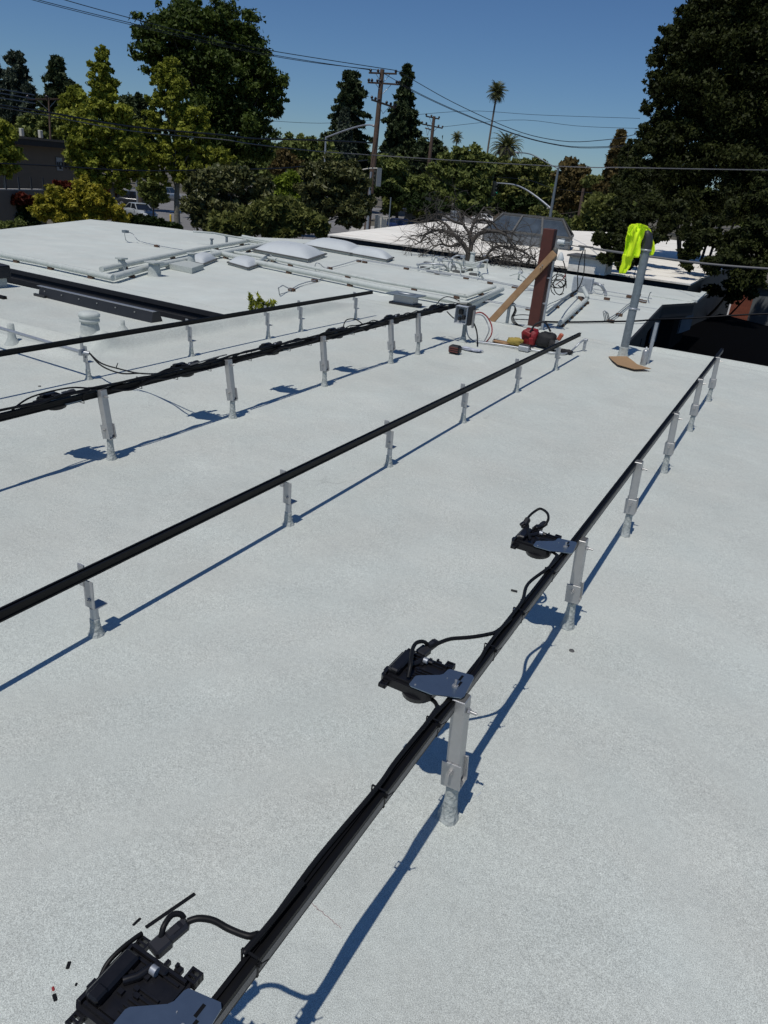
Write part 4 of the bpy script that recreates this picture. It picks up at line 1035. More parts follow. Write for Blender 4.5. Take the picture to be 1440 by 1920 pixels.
# red-brown post, brace, conduit and wires
PX, PY = 9.93, 3.03
B0 = V(PX, PY, 0); post = empty('wooden_post', B0, label='tall red-brown painted post standing at the roof edge', cat='post')
MB().box((0.03, 0, .64), (.14, .15, 1.28), bev=.006).build('timber', M['redpost'], post)
MB().box((.0, 0, .02), (.22, .22, .04), bev=.01).build('base_flashing', M['coated'], post)
XB = PX-.07
br0 = V(XB, at(913, 603, .03).y, .02); br1 = atx(1040, 474, XB)
lb = tag(MB().beam(V(0, 0, 0), br1-br0, .088, .04, up=(1, 0, 0), bev=.003).build('lumber_brace', M['lumber'], None, loc=br0), 'raw lumber board leaning diagonally against the red-brown post', 'board')
# (the post's own bolts on the brace)
dd = (br1-br0)
for t_ in (.80, .83): 
    bb_ = bolt_mb((0, 0, 0), (-1, 0, 0), .03, .006).build('bolt', M['bolt'], lb); bb_.location = dd*t_+V(-.024, 0, 0)
cp = [at(1012, 622, 0)]; CXp = PX+.02; cy = PY-.115
cd = empty('riser_conduit', (CXp, cy, 0), label='grey conduit climbing the right side of the red-brown post', cat='conduit')
MB().tube([(0, 0, 0), (0, 0, .95)], .019, 12).build('tube', M['galv_light'], cd)
MB().lathe([(.03, .90), (.034, .94), (.034, 1.03), (.026, 1.06), (.001, 1.07)], (0, 0, 0), 14).build('weatherhead', M['frame_dark'], cd)
for zz in (.35, .68): MB().box((-.004, .03, zz), (.05, .07, .018)).build('clamp', M['galv_light'], cd)
T = V(CXp-.02, cy-.03, 1.12)
ins = tag(MB().tube([V(0, 0, 0), V(0, -.09, .0)], [.032, .026], 14).build('insulator', M['white_plastic'], None, loc=atx(1046, 453, CXp-.05)), 'white spool insulator on the right side of the post top', 'insulator')
tag(MB().lathe([(.045, 0), (.05, .02), (.03, .07), (.012, .10)], (0, 0, 0), 12).build('wire_cover', M['white_plastic'], None, loc=atx(1050, 488, CXp-.03)), 'white cone cover on the wires below the insulator', 'cover')
hk = MB(); hk.box((0, 0, 0), (.03, .05, .10), bev=.004); hk.tube([(0, 0, 0), (0, -.10, .01)], .007, 6); hk.box((0, -.11, .01), (.03, .03, .05)); tag(hk.build('service_bracket', M['galv'], None, loc=atx(1055, 455, CXp)), 'steel bracket beside the white insulator on the post', 'bracket')
W_ = lambda pts, lab, r=.007, mt='cable': loose([atx(x, y, X_) for x, y, X_ in pts], r, mt, lab)
W_([(1052, 482, 9.95), (1057, 492, 9.95), (1060, 505, 10.), (1060, 514, 10.)], 'black wire bowing out right of the post below the cone cover')
W_([(1060, 513, 10.), (1058, 520, 10.), (1050, 528, 10.05), (1042, 534, 10.1)], 'red wire end joining the coil right of the post', .006, 'copper_red')
for k, (cx, cy_, rx, ry, ph) in enumerate([(1048, 527, 14, 13, 0), (1050, 535, 12, 18, 1), (1045, 540, 12, 14, 2), (1052, 522, 9, 16, 3), (1046, 532, 16, 8, .5)]):
    pts = [(cx+rx*math.cos(ph+a_*.62), cy_+ry*math.sin(ph+a_*.62), 10.0+.05*math.sin(a_)+.03*k) for a_ in range(10)]
    W_(pts, ['widest black coil hanging right of the post', 'tall narrow black coil hanging right of the post', 'lowest black coil near the disconnect pipes', 'upper tight black coil right of the post', 'flat black coil crossing the others right of the post'][k], .006)
# wires going down to the roof pipework
FX = 13.6
fp = atx(1098, 465, FX); fx = empty('splice_bracket', fp, label='dark splice bracket hanging on the service cable right of the post', cat='bracket')
MB().box((0, 0, 0.02), (.06, .26, .03), bev=.006).build('bar', M['frame_dark'], fx); MB().box((0, .06, -.02), (.05, .08, .05), bev=.006).build('splice', M['galv'], fx)
W_([(1094, 468, FX), (1087, 490, FX), (1083, 515, FX), (1083, 540, FX+.2), (1079, 548, FX+.3)], 'left of two black drop wires under the splice bracket', .009)
W_([(1097, 468, FX), (1096, 490, FX), (1094, 515, FX), (1086, 538, FX+.2), (1074, 551, FX+.3)], 'right of two black drop wires under the splice bracket', .009)
W_([(1049, 460, 9.95), (1070, 460, 11.8), (1092, 464, FX)], 'thin twisted cable from the post to the splice bracket', .007, 'cable_grey')
W_([(1050, 466, 9.95), (1065, 468, 11.5), (1090, 470, FX)], 'lower thin cable from the post to the splice bracket', .006, 'cable_grey')
loose([at(1082, 545, .05), at(1070, 552, .05), at(1058, 560, .03)], .02, 'cable', 'knot of black wires at the foot of the drop wires')
sv = [atx(1112, 466, FX), atx(1180, 476, FX), atx(1240, 484, FX), atx(1300, 492, FX), atx(1370, 499, FX), atx(1440, 504, FX), atx(1520, 509, FX)]
loose(sv, .018, 'cable_grey', 'twisted grey service cable running right across the big dark tree', 4, 'service_cable')
cr = [at(1018, 603, .02), at(1060, 604, .02), at(1129, 603, .02), at(1190, 602, .04)]
Xc = cr[-1].x
cr += [atx(1230, 599, Xc+.5), atx(1290, 597, Xc+.8), atx(1350, 593, Xc+1), atx(1400, 590, Xc+1), atx(1450, 588, Xc+1), atx(1500, 586, Xc+1)]
loose(cr, .013, 'cable', 'black cable crossing behind the tall pipe and out over the dark courtyard', 4, 'crossing_cable')

# disconnect box
p0, p1_ = at(1070, 546), at(1107, 551)
dbx = empty('disconnect_box', p0, label='flat grey disconnect box lying behind the white upturned pipe', cat='electrical box')
dv = (p1_-p0); MB().box(V(dv.x/2+.06, dv.y/2, .14), (.14, abs(dv.y), .28), bev=.006).build('case', M['grey_box'], dbx)
MB().box(V(dv.x/2-.014, dv.y/2, .14), (.008, abs(dv.y)*.9, .24)).build('door', M['galv_light'], dbx)

# gooseneck with wires
G = at(950, 609); gn = empty('gooseneck', G, label='grey gooseneck pipe with wires, left of the post', cat='pipe')
MB().tube(smooth([V(0, 0, 0), V(0, 0, .12), V(0, 0, .22), V(0, -.015, .27), V(0, -.045, .285), V(0, -.075, .27)], 4), .022, 12).build('tube', M['galv'], gn)
MB().box((0, 0, .012), (.10, .12, .02), bev=.006).build('base_flashing', M['coated'], gn)
for k in range(4):
    MB().tube(smooth([V(0, -.07, .27), V(.01, -.075-.01*k, .2), V(.0, -.05-.012*k, .10), V(-.01*k, -.10-.03*k, .03), V(0, -.2-.05*k, .012)], 5), .005, 6).build('wire', M['cable'], gn)
loose([at(962, 592, .07), at(980, 590, .06), at(1000, 592, .06)], .006, 'cable', 'upper black wire from the gooseneck to the post', 3)
loose([at(962, 598, .03), at(975, 599, .03), at(996, 600, .03)], .006, 'cable', 'lower black wire from the gooseneck to the post', 3)

# tall galvanised pipe
PF = at(1167, 669); tp = empty('tall_pipe', PF, label='tall galvanised mast pipe with a neon vest draped on its top', cat='mast pipe')
MB().tube([(0, 0, 0), (0, 0, 1.34)], .047, 24).build('tube', M['galv'], tp)
coated_foot(.12, .062, .051, 31).build('coated_foot', M['coated'], tp)
MB().lathe([(.047, .555), (.053, .558), (.053, .575), (.047, .578)], (0, 0, 0), 24).build('clamp_band', M['galv_light'], tp)
MB().box((-.01, .060, .566), (.03, .03, .018)).build('clamp_ear', M['galv_light'], tp); MB().box((0, -.062, .566), (.03, .03, .018)).build('clamp_ear', M['galv_light'], tp)
hd = MB(); hd.tube(smooth([V(0, 0, 1.20), V(0, 0, 1.28), V(-.005, .01, 1.34), V(-.01, .03, 1.385), V(-.01, .05, 1.41)], 4), [.055]*8+[.054, .053, .051, .048, .045, .040, .033, .025, .015], 20); hd.build('weatherhead', M['fascia_grey'], tp)
MB().lathe([(.055, 1.205), (.060, 1.208), (.060, 1.222), (.055, 1.225)], (0, 0, 0), 20).build('collar', M['galv_light'], tp)
# vest
def drape(rows, X, name, parent, amp=.034, seed=0, nx=16, thick=.010, lean=0.0):
    R_ = [(y, l, r_) for y, l, r_ in rows]; dense = []
    for i in range(len(R_)-1):
        for j in range(5):
            t_ = j/5; dense.append(tuple(R_[i][q]*(1-t_)+R_[i+1][q]*t_ for q in range(3)))
    dense.append(R_[-1]); fr = []; bk = []
    for i, (y, l, r_) in enumerate(dense):
        for k in range(nx+1):
            u = k/nx; ph = seed+u*9+math.sin(i*.23+seed)*1.2
            x = l+(r_-l)*u+.7*math.sin(i*.7+u*4+seed)*(1 if k in (0, nx) else 0)
            dx = amp*math.sin(ph)+amp*.6*math.sin(u*21+i*.17+seed*2)+lean*i/len(dense)
            P_ = atx(x, y, X+dx); fr.append(P_-PF); bk.append(P_-PF+V(thick, 0, -.001))
    n = nx+1; m = len(dense); fs = []
    for i in range(m-1):
        for k in range(nx): a_ = i*n+k; fs.append((a_, a_+n, a_+n+1, a_+1)); fs.append((m*n+a_, m*n+a_+1, m*n+a_+n+1, m*n+a_+n))
    for i in range(m-1): fs.append((i*n, m*n+i*n, m*n+(i+1)*n, (i+1)*n)); fs.append((i*n+nx, (i+1)*n+nx, m*n+(i+1)*n+nx, m*n+i*n+nx))
    for k in range(nx): fs.append((k, k+1, m*n+k+1, m*n+k)); a_ = (m-1)*n+k; fs.append((a_, m*n+a_, m*n+a_+1, a_+1))
    o = MB().add(fr+bk, fs, True).build(name, M['vest'], parent); return o
vest = empty('safety_vest', PF, label='neon yellow safety shirt draped over the tall pipe top', cat='vest')
XV = PF.x-.065
drape([(420, 1183, 1205), (426, 1178, 1213), (436, 1176, 1209), (450, 1173, 1204), (466, 1171, 1201), (483, 1168, 1198)], XV, 'body_panel', vest, seed=1)
drape([(419, 1192, 1200), (424, 1190, 1214), (430, 1200, 1219), (440, 1213, 1222), (455, 1217, 1226), (470, 1217, 1229), (479, 1218, 1223)], XV+.09, 'back_panel', vest, seed=2, amp=.006)
drape([(476, 1168, 1190), (488, 1166, 1186), (500, 1163, 1181), (513, 1160, 1173)], XV+.02, 'sleeve', vest, seed=3, amp=.008)
drape([(422, 1181, 1196), (430, 1177, 1191), (437, 1176, 1186), (443, 1180, 1187)], XV-.02, 'collar_fold', vest, seed=4, amp=.01)
# cardboard
cpts = [(1141, 668, .012), (1155, 668, .012), (1174, 667, .02), (1185, 675, .035), (1195, 683, .03), (1221, 691, .035), (1190, 692, .03), (1172, 687, .028), (1158, 683, .03), (1148, 675, .025)]
cv = [at(x, y, z_) for x, y, z_ in cpts]; c0_ = cv[0]
mb = MB(); n = len(cv); mb.add([v-c0_ for v in cv]+[v-c0_-V(0, 0, .005) for v in cv], [tuple(range(n)), tuple(range(n, 2*n))[::-1]]+[(i, n+i, n+(i+1) % n, (i+1) % n) for i in range(n)])
tag(mb.build('cardboard_sheet', M['cardboard'], None, loc=c0_), 'torn sheet of brown cardboard at the foot of the tall pipe', 'cardboard')
cn_ = at(1205, 684); can = empty('spray_can', cn_, label='silver spray can with white nozzle standing right of the tall pipe', cat='spray can')
MB().lathe([(.0, 0), (.033, .002), (.034, .01), (.034, .155), (.028, .17), (.014, .178)], (0, 0, 0), 20).build('body', M['alu'], can); MB().lathe([(.013, .176), (.013, .19), (.007, .205), (.0, .207)], (0, 0, 0), 12).build('nozzle', M['white_plastic'], can)
pf = at(1213, 682); tag(MB().tube([V(0, 0, 0), V(.03, 0, .47)], .021, 14).build('vent_pole', M['galv_light'], None, loc=pf), 'slim pale pole standing just behind the spray can', 'pole')
# small marks on the near roof: stain dimples
for k, (x, y) in enumerate([(74, 724), (1072, 1220)]):
    tag(MB().lathe([(.012, 0), (.010, .003), (.004, .004), (.001, .002)], (0, 0, 0), 10).build('debris', M['frame_dark'], None, loc=at(x, y, .003)), ['tiny dark ring mark on the roof at left', 'tiny dark crumb on the roof right of the rail'][k], 'debris')
# ================================================================== trees and planting
def hzn(px): return 257.7+.0947*px
def clumps_from_lobes(lobes, D, rng, dens=1.0, cs=(.16, .34)):
    C = []
    for lb in lobes:
        px, py, r = lb[:3]; Dl = lb[3] if len(lb) > 3 else D
        c = np.array(atd(px, py, Dl)); R = r*np.linalg.norm(c-np.array([0, 0, CH]))/CF
        n = max(8, int(34*dens))
        for _ in range(n):
            d = rng.normal(size=3); d /= np.linalg.norm(d); d[2] = d[2]*.85+.08
            rr = R*rng.uniform(.1, 1.08)**.8; k = R*rng.uniform(*cs)*rng.uniform(.5, 1.25)
            C.append((*(c+d*rr), k*rng.uniform(.75, 1.4), k*rng.uniform(.75, 1.4), k*rng.uniform(.55, .95)))
    return np.array(C)
def leaves_on(C, nleaf, lsize, rng, aspect=1.5, up=.35, inner=.45, tri=True):
    w = C[:, 3]*C[:, 4]; idx = rng.choice(len(C), nleaf, p=w/w.sum())
    d = rng.normal(size=(nleaf, 3)); d /= np.linalg.norm(d, axis=1, keepdims=True)
    rad = (inner+(1-inner)*rng.random((nleaf, 1))**.6)*(1+rng.normal(0, .34, (nleaf, 1)))
    P = C[idx, :3]+d*rad*C[idx, 3:6]
    N = d*.5+rng.normal(0, .8, (nleaf, 3)); N[:, 2] += up
    base = rng.random(len(C))[idx]
    tint = np.clip(.55*rng.random(nleaf)+.45*base, 0, 1)
    return leaf_mesh(P, N, lsize, rng, aspect, 0.0, tri), tint
def tree(kind, lobes, D, lm, nleaf, label, lpx=4.5, trunk=None, twpx=None, seed=1, bark='bark', group=None, cat='tree', name=None, dens=1.0, up=.35, cs=(.16, .34), limbs=9, aspect=1.5, inner=.15, tD=None, tri=True, th=1.0):
    rng = np.random.default_rng(seed); C = clumps_from_lobes(lobes, D, rng, dens, cs)
    cx = C[:, :3].mean(0)
    if trunk is not None: b = atd(trunk, 400, tD or D); bx, by = b.x, b.y
    else: bx, by = cx[0], cx[1]
    B = V(bx, by, GZ); t = empty(name or kind, B, label=label, cat=cat, group=group)
    ls = D*lpx/CF; v, ti = leaves_on(C, int(nleaf*1.55), ls*.92, rng, aspect, up, inner, tri)
    foliage('crown', v, ti, L[lm], t, loc=(0, 0, 0)).matrix_parent_inverse = Matrix.Translation(-B)
    top = C[:, 2].max(); H = top-GZ; tw = (twpx or 8)*D/CF/2
    if limbs == 0: return t
    mb = MB(); rq = random.Random(seed)
    tc = V(cx[0]-B.x, cx[1]-B.y, (cx[2]-GZ)*1.15)
    tc = tc*th
    path = smooth([V(0, 0, -.1), V(rq.uniform(-.1, .1), rq.uniform(-.1, .1), H*.25*th), tc*.55+V(0, 0, .1), tc], 4)
    mb.tube(path, [tw*(1.25-.95*i/(len(path)-1)) for i in range(len(path))], 8)
    for k in range(limbs):
        c = C[rq.randrange(len(C))]; e = V(c[0]-B.x, c[1]-B.y, c[2]-GZ); s_ = path[rq.randrange(len(path)//3, len(path)-2)]
        if (e-s_).length > .8: mb.tube(smooth([s_, s_.lerp(e, .5)+V(0, 0, -.05*(e-s_).length), e], 3), [tw*q_ for q_ in (.34, .28, .23, .18, .14, .10, .05)], 5)
    mb.build('trunk', M[bark], t)
    return t
def conifer(cx, ytop, ybot, hw, D, lm, nleaf, label, seed=1, lpx=4, tiers=22, taper=.8, group=None, lean=0, gap=.0):
    rng = np.random.default_rng(seed); T = atd(cx, ytop, D); B = V(T.x, T.y, GZ); zb = atd(cx-(ybot-ytop)*.1, ybot, D).z
    H = T.z-zb; R = hw*D/CF; C = []
    for i in range(tiers):
        f = (i+.5)/tiers; z = T.z-H*f; r = R*(.06+.94*f**taper)*rng.uniform(.7, 1.15); n = int(5+6*f)
        for k in range(n):
            a_ = rng.uniform(0, 2*PI); rr = r*rng.uniform(.55, 1.2)
            if rng.random() < gap: continue
            m_ = max(2, int(rr/(H/tiers)/.9))
            for j in range(m_):
                q = (j+1)/m_; s_ = H/tiers*.62*(1.15-.35*q)
                C.append((T.x+math.cos(a_)*rr*q, T.y+math.sin(a_)*rr*q, z-.30*rr*q**1.5+.12*rr*q, s_*1.1, s_*1.1, s_*.6))
    C = np.array(C); v, ti = leaves_on(C, int(nleaf*1.5), D*lpx/CF, rng, 2.4, .1, .1)
    t = empty('conifer', B, label=label, cat='tree', group=group)
    foliage('crown', v, ti, L[lm], t).matrix_parent_inverse = Matrix.Translation(-B)
    MB().tube([V(0, 0, 0), V(0, 0, (T.z-GZ)*.6), V(0, 0, T.z-GZ-.3)], [R*.13, R*.07, .04], 7).build('trunk', M['bark'], t)
    return t
SY = 'pale green plane trees along the street'
tree('round_tree', [(310, 50, 40), (283, 82, 32), (290, 118, 22), (350, 40, 34), (395, 38, 36), (440, 52, 36), (360, 95, 50), (420, 105, 55), (470, 110, 40), (345, 150, 42), (400, 165, 52), (465, 170, 48), (502, 160, 32), (512, 195, 22), (455, 225, 45), (395, 225, 48), (490, 240, 30), (440, 280, 42), (480, 290, 32), (400, 285, 40)], 82, 'elm', 90000,
     'huge dark green rounded tree rising behind the plane trees at left', 3.6, 430, 16, 2, cat='tree', dens=1.1, limbs=16)
tree('plane_tree', [(190, 100, 11), (188, 122, 17), (196, 150, 22), (188, 180, 27), (200, 212, 33), (168, 235, 28), (232, 235, 28), (150, 262, 30), (195, 260, 36), (238, 275, 33), (160, 300, 32), (208, 305, 36), (245, 310, 28), (180, 335, 25), (225, 338, 24), (140, 292, 18)], 62, 'sycamore', 52000,
     'tallest pale green plane tree with a pointed top, left of the huge dark tree', 3.7, 215, 7, 3, 'bark_pale', SY, dens=1.4, cs=(.10, .22), inner=.0)
tree('plane_tree', [(320, 125, 14), (305, 148, 20), (325, 165, 24), (308, 200, 28), (338, 210, 26), (295, 235, 28), (345, 248, 32), (378, 215, 14), (375, 245, 22), (300, 280, 32), (350, 290, 34), (395, 290, 28), (420, 300, 18), (285, 315, 26), (330, 325, 28), (375, 325, 25)], 66, 'sycamore', 50000,
     'broad pale green plane tree whose trunk stands by the yellow bollard', 3.7, 332, 9, 4, 'bark_pale', SY, dens=1.4, cs=(.10, .22), inner=.0)
tree('young_tree', [(285, 345, 20), (275, 362, 14), (298, 365, 14), (290, 375, 10)], 78, 'mid', 5000, 'small young street tree right behind the silver car', 4.5, 288, 3, 5, limbs=3)
tree('small_tree', [(2, 245, 18), (8, 268, 20), (18, 292, 17), (0, 300, 18), (12, 318, 14)], 52, 'sycamore', 9000, 'small pale green tree at the left edge in front of the stucco building', 5, 8, 4, 6, 'bark_pale', limbs=4)
conifer(28, 97, 262, 44, 115, 'conifer_blue', 15000, 'tall hazy blue-green conifer at the far left, open branched', 7, gap=.15, taper=.6, lpx=3.6)
conifer(106, 106, 262, 42, 112, 'conifer', 17000, 'dark dense conifer second from the left edge', 8, taper=.55, lpx=3.6)
conifer(-18, 92, 262, 40, 118, 'conifer_blue', 8000, 'conifer mostly cut off by the left edge', 9, lpx=3.6)
tree('leafy_tree', [(55, 238, 18), (85, 232, 20), (115, 228, 20), (70, 255, 20), (110, 255, 22), (140, 250, 20)], 98, 'mid', 9000, 'mid green tree behind the roof of the stucco building', 4.5, seed=10)
tree('leafy_tree', [(128, 195, 14), (142, 178, 13), (150, 205, 20), (130, 218, 16), (160, 225, 18)], 90, 'sycamore', 8000, 'yellowish green tree between the dark conifer and the tallest plane tree', 4.5, seed=11, bark='bark_pale')
tree('leafy_tree', [(250, 210, 22), (262, 240, 26), (245, 262, 22), (270, 275, 24), (255, 190, 12)], 92, 'conifer', 12000, 'dark bluish tree filling the gap between the two plane trees', 4.5, seed=12)
conifer(660, 133, 312, 40, 128, 'conifer', 24000, 'broad dark redwood just left of the tall utility pole', 13, taper=.42, lpx=3.3, tiers=26)
conifer(764, 122, 300, 40, 128, 'conifer', 24000, 'slender pointed redwood just right of the tall utility pole', 14, taper=.85, lpx=3.3, tiers=30, gap=.1)
conifer(648, 205, 320, 28, 124, 'conifer_blue', 7000, 'lower conifer leaning out left of the broad redwood', 15, lpx=4.2)
tree('leafy_tree', [(790, 285, 22), (815, 285, 18), (830, 298, 14), (780, 310, 24)], 126, 'conifer', 9000, 'low dark tree at the foot of the slender redwood', 4.2, seed=16)
tree('leafy_tree', [(515, 285, 18), (545, 272, 18), (575, 272, 18), (600, 282, 20), (560, 295, 24), (590, 305, 20), (620, 300, 20)], 112, 'mid', 14000, 'mid green tree behind the curved street lamp arm', 4.4, seed=17)
tree('rusty_tree', [(532, 300, 16), (548, 310, 16), (520, 318, 14)], 106, 'brown', 5000, 'rusty brown-leaved tree right of the huge dark tree', 4.2, seed=18)
tree('bright_shrub', [(552, 340, 20), (535, 352, 16), (565, 352, 16), (548, 370, 20)], 74, 'bright', 9000, 'feathery bright green shrub between the two dark magnolias', 3.6, seed=19, aspect=3, limbs=3, cat='shrub')
MG = 'dark glossy magnolias beyond the roof'
tree('magnolia', [(375, 352, 24), (410, 340, 26), (450, 342, 26), (487, 350, 22), (365, 385, 22), (400, 385, 30), (445, 385, 32), (490, 385, 26), (520, 395, 18), (385, 418, 24), (430, 420, 22)], 44, 'magnolia', 22000, 'dark glossy magnolia shrub right of the yellow bollard', 5.0, 430, 6, 20, group=MG, aspect=1.9, limbs=4)
tree('magnolia', [(590, 325, 22), (622, 318, 24), (655, 322, 24), (580, 350, 24), (618, 352, 30), (658, 352, 30), (590, 385, 26), (628, 388, 28), (665, 388, 24), (690, 378, 14), (600, 410, 16), (650, 412, 14), (672, 418, 10)], 62, 'magnolia', 30000, 'dark glossy magnolia tree left of the tall utility pole with bare trunk', 4.8, 602, 8, 21, group=MG, aspect=1.9)
tree('oleander', [(410, 425, 22), (440, 425, 22), (470, 412, 24), (500, 405, 26), (530, 400, 24), (560, 408, 24), (585, 420, 20), (545, 425, 20), (510, 430, 20), (602, 430, 12)], 29, 'olive', 30000, 'wide olive green oleander shrub just behind the far roof edge', 5, seed=22, aspect=3.2, up=.6, cat='shrub', limbs=4)
tree('leafy_tree', [(715, 310, 20), (745, 318, 22), (735, 345, 24), (768, 345, 24), (710, 352, 16), (755, 375, 22), (785, 372, 22), (800, 345, 20), (730, 385, 18), (790, 395, 16)], 112, 'mid', 26000, 'mixed green tree right of the white-backed traffic signal', 4.6, 745, 5, 23)
tree('leafy_tree', [(865, 292, 17), (888, 290, 17), (845, 312, 22), (880, 318, 26), (912, 318, 22), (832, 335, 20), (860, 345, 26), (900, 348, 26), (838, 362, 20), (878, 375, 24), (910, 375, 20), (818, 318, 14)], 104, 'mid', 30000, 'leafy round tree behind the second utility pole, left of the date palm', 4.8, 868, 6, 24)
tree('leafy_tree', [(935, 312, 18), (960, 322, 22), (990, 318, 20), (1015, 325, 17), (945, 345, 24), (980, 350, 26), (1015, 352, 20), (955, 378, 22), (995, 380, 22), (1028, 370, 14), (925, 365, 18), (1032, 332, 10)], 110, 'olive', 30000, 'leafy tree beneath the date palm, behind the mast-arm traffic signal', 4.8, 960, 6, 25)
tree('leafy_tree', [(1020, 318, 10), (1010, 326, 10), (1030, 340, 14)], 150, 'bright', 3000, 'small far bright green treetop left of the lamp pole', 3.6, seed=26)
tree('rusty_tree', [(1072, 320, 17), (1058, 336, 16), (1090, 332, 16), (1075, 350, 22), (1100, 352, 18), (1060, 370, 20), (1095, 378, 22), (1050, 390, 14)], 92, 'brown', 22000, 'brownish domed tree right of the mast-arm signal pole', 4.4, 1075, 5, 27)
tree('leafy_tree', [(1112, 345, 14), (1130, 355, 17), (1120, 375, 17), (1140, 330, 12), (1010, 402, 14), (1035, 410, 14)], 84, 'olive', 12000, 'olive tree between the brownish tree and the big dark oak', 4.6, 1115, 4, 28)
tree('willowy_shrub', [(1118, 398, 22), (1140, 385, 24), (1105, 420, 20), (1135, 418, 24), (1160, 400, 20), (1090, 425, 12)], 46, 'olive', 16000, 'willowy grey-green shrub at the left foot of the big oak', 4.2, seed=29, aspect=3, cat='shrub', limbs=4)
conifer(1166, 246, 400, 26, 50, 'brown', 9000, 'thin brownish conifer tip beside the big dark oak', 30, taper=.7, lpx=4.2, gap=.25)
OK1 = [(1330, 8, 36, 28), (1290, 45, 34), (1340, 50, 44), (1400, 20, 52), (1450, 60, 60), (1262, 82, 26), (1300, 95, 42), (1370, 100, 56), (1440, 130, 60), (1250, 120, 24), (1228, 158, 18), (1262, 165, 32), (1320, 165, 52), (1400, 185, 60), (1460, 200, 56),
       (1238, 195, 22), (1270, 225, 38), (1340, 240, 54), (1420, 260, 58), (1212, 205, 10), (1218, 260, 28), (1250, 290, 42), (1310, 310, 50), (1390, 330, 58), (1455, 330, 52), (1225, 335, 34), (1280, 370, 42), (1350, 390, 50), (1425, 400, 52, 25),
       (1260, 420, 32, 23), (1320, 440, 36, 22), (1390, 460, 44, 22), (1450, 470, 40, 22), (1290, 478, 16, 20.5), (1350, 500, 30, 21), (1410, 520, 32, 21), (1440, 440, 30, 22), (1375, 548, 22, 23), (1335, 545, 16, 23), (1300, 455, 16, 20.5), (1290, 500, 10, 20.5), (1410, 548, 12, 21)]
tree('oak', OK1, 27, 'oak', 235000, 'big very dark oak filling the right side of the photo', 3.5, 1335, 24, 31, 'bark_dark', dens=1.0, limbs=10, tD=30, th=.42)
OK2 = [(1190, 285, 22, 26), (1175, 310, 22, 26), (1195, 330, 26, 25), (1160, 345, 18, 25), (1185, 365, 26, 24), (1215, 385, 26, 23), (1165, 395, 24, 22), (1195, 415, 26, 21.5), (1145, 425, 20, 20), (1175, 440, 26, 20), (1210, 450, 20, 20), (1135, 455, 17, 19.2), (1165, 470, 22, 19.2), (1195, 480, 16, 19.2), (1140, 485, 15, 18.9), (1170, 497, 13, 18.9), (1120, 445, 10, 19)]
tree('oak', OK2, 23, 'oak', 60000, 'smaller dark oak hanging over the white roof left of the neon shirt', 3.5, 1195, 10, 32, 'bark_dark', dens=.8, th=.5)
tree('golden_shrub', [(108, 362, 16), (90, 380, 19), (78, 398, 17), (120, 385, 22), (105, 405, 20), (150, 352, 16), (165, 370, 22), (150, 392, 22), (185, 362, 14), (195, 380, 20), (180, 402, 20), (215, 395, 18), (228, 408, 14), (135, 410, 18)], 38, 'gold', 40000, 'billowing yellow-green shrub behind the far left roof corner', 3.4, seed=33, aspect=1.8, cat='shrub', limbs=3)
RH = 'red-topped photinia hedges'
tree('red_hedge', [(24, 375, 7), (34, 374, 7), (44, 374, 8), (54, 375, 8), (64, 376, 7)], 50, 'red', 4500, 'red new growth crowning the dark hedge by the stucco wall', 4, seed=34, group=RH, cat='hedge', limbs=0)
tree('dark_hedge', [(28, 392, 11), (42, 392, 12), (56, 393, 12), (66, 398, 9), (35, 408, 14), (52, 410, 15), (40, 425, 12)], 50.5, 'hedge', 7000, 'dark lower body of the red-topped hedge at the far left', 5, seed=35, cat='hedge', limbs=0)
tree('red_hedge', [(108, 346, 6), (116, 347, 6), (126, 348, 6), (134, 349, 6), (120, 354, 7), (130, 358, 7)], 62, 'red', 3000, 'dull red hedge top showing between the two heads of the golden shrub', 4, seed=36, group=RH, cat='hedge', limbs=0)
tree('red_hedge', [(186, 352, 6), (196, 354, 7), (206, 357, 7), (212, 362, 7)], 66, 'red', 2500, 'dull red hedge top left of the dark parked car', 4, seed=37, group=RH, cat='hedge', limbs=0)
tree('low_hedge', [(236, 412, 8), (250, 412, 9), (264, 413, 9), (278, 415, 9), (292, 418, 9), (306, 422, 8), (320, 425, 8), (334, 428, 7)], 60, 'hedge', 11000, 'low dark clipped hedge below the silver car', 4, seed=38, cat='hedge', limbs=0)
tree('low_shrub', [(8, 425, 8), (22, 427, 7), (36, 422, 8)], 36, 'mid', 2500, 'low green shrubs at the foot of the stucco wall', 4.5, seed=39, cat='shrub', limbs=0)
tree('low_shrub', [(1225, 395, 8, 45), (1060, 425, 12), (1040, 432, 10)], 60, 'mid', 3500, 'low green shrub behind the glazed roof lantern', 4.5, seed=40, cat='shrub', limbs=0)
# far woods: one mass
rng = np.random.default_rng(50); lob = []
for px in range(-120, 1620, 17):
    h = hzn(px); lob += [(px, h-rng.uniform(2, 16), rng.uniform(13, 20), rng.uniform(190, 260)), (px+8, h+10, 15, rng.uniform(160, 200)), (px+4, h+24, 12, rng.uniform(135, 160)) if not 240 < px < 350 else (px, h, 14, 200)]
C = clumps_from_lobes(lob, 200, rng, .5); v, ti = leaves_on(C, 60000, .85, rng, 1.5)
tag(foliage('distant_woods', v, ti, L['mid']), kind='stuff')
rng = np.random.default_rng(51); lob = [(px, hzn(px)+38+8*math.sin(px*.05), 13, 108) for px in range(520, 1160, 15)]+[(px, hzn(px)+54, 9, 96) for px in list(range(520, 590, 14))+list(range(770, 900, 14))+list(range(1000, 1160, 14))]
C = clumps_from_lobes(lob, 100, rng, .4); v, ti = leaves_on(C, 26000, .42, rng, 1.5)
tag(foliage('undergrowth', v, ti, L['hedge']), kind='stuff')

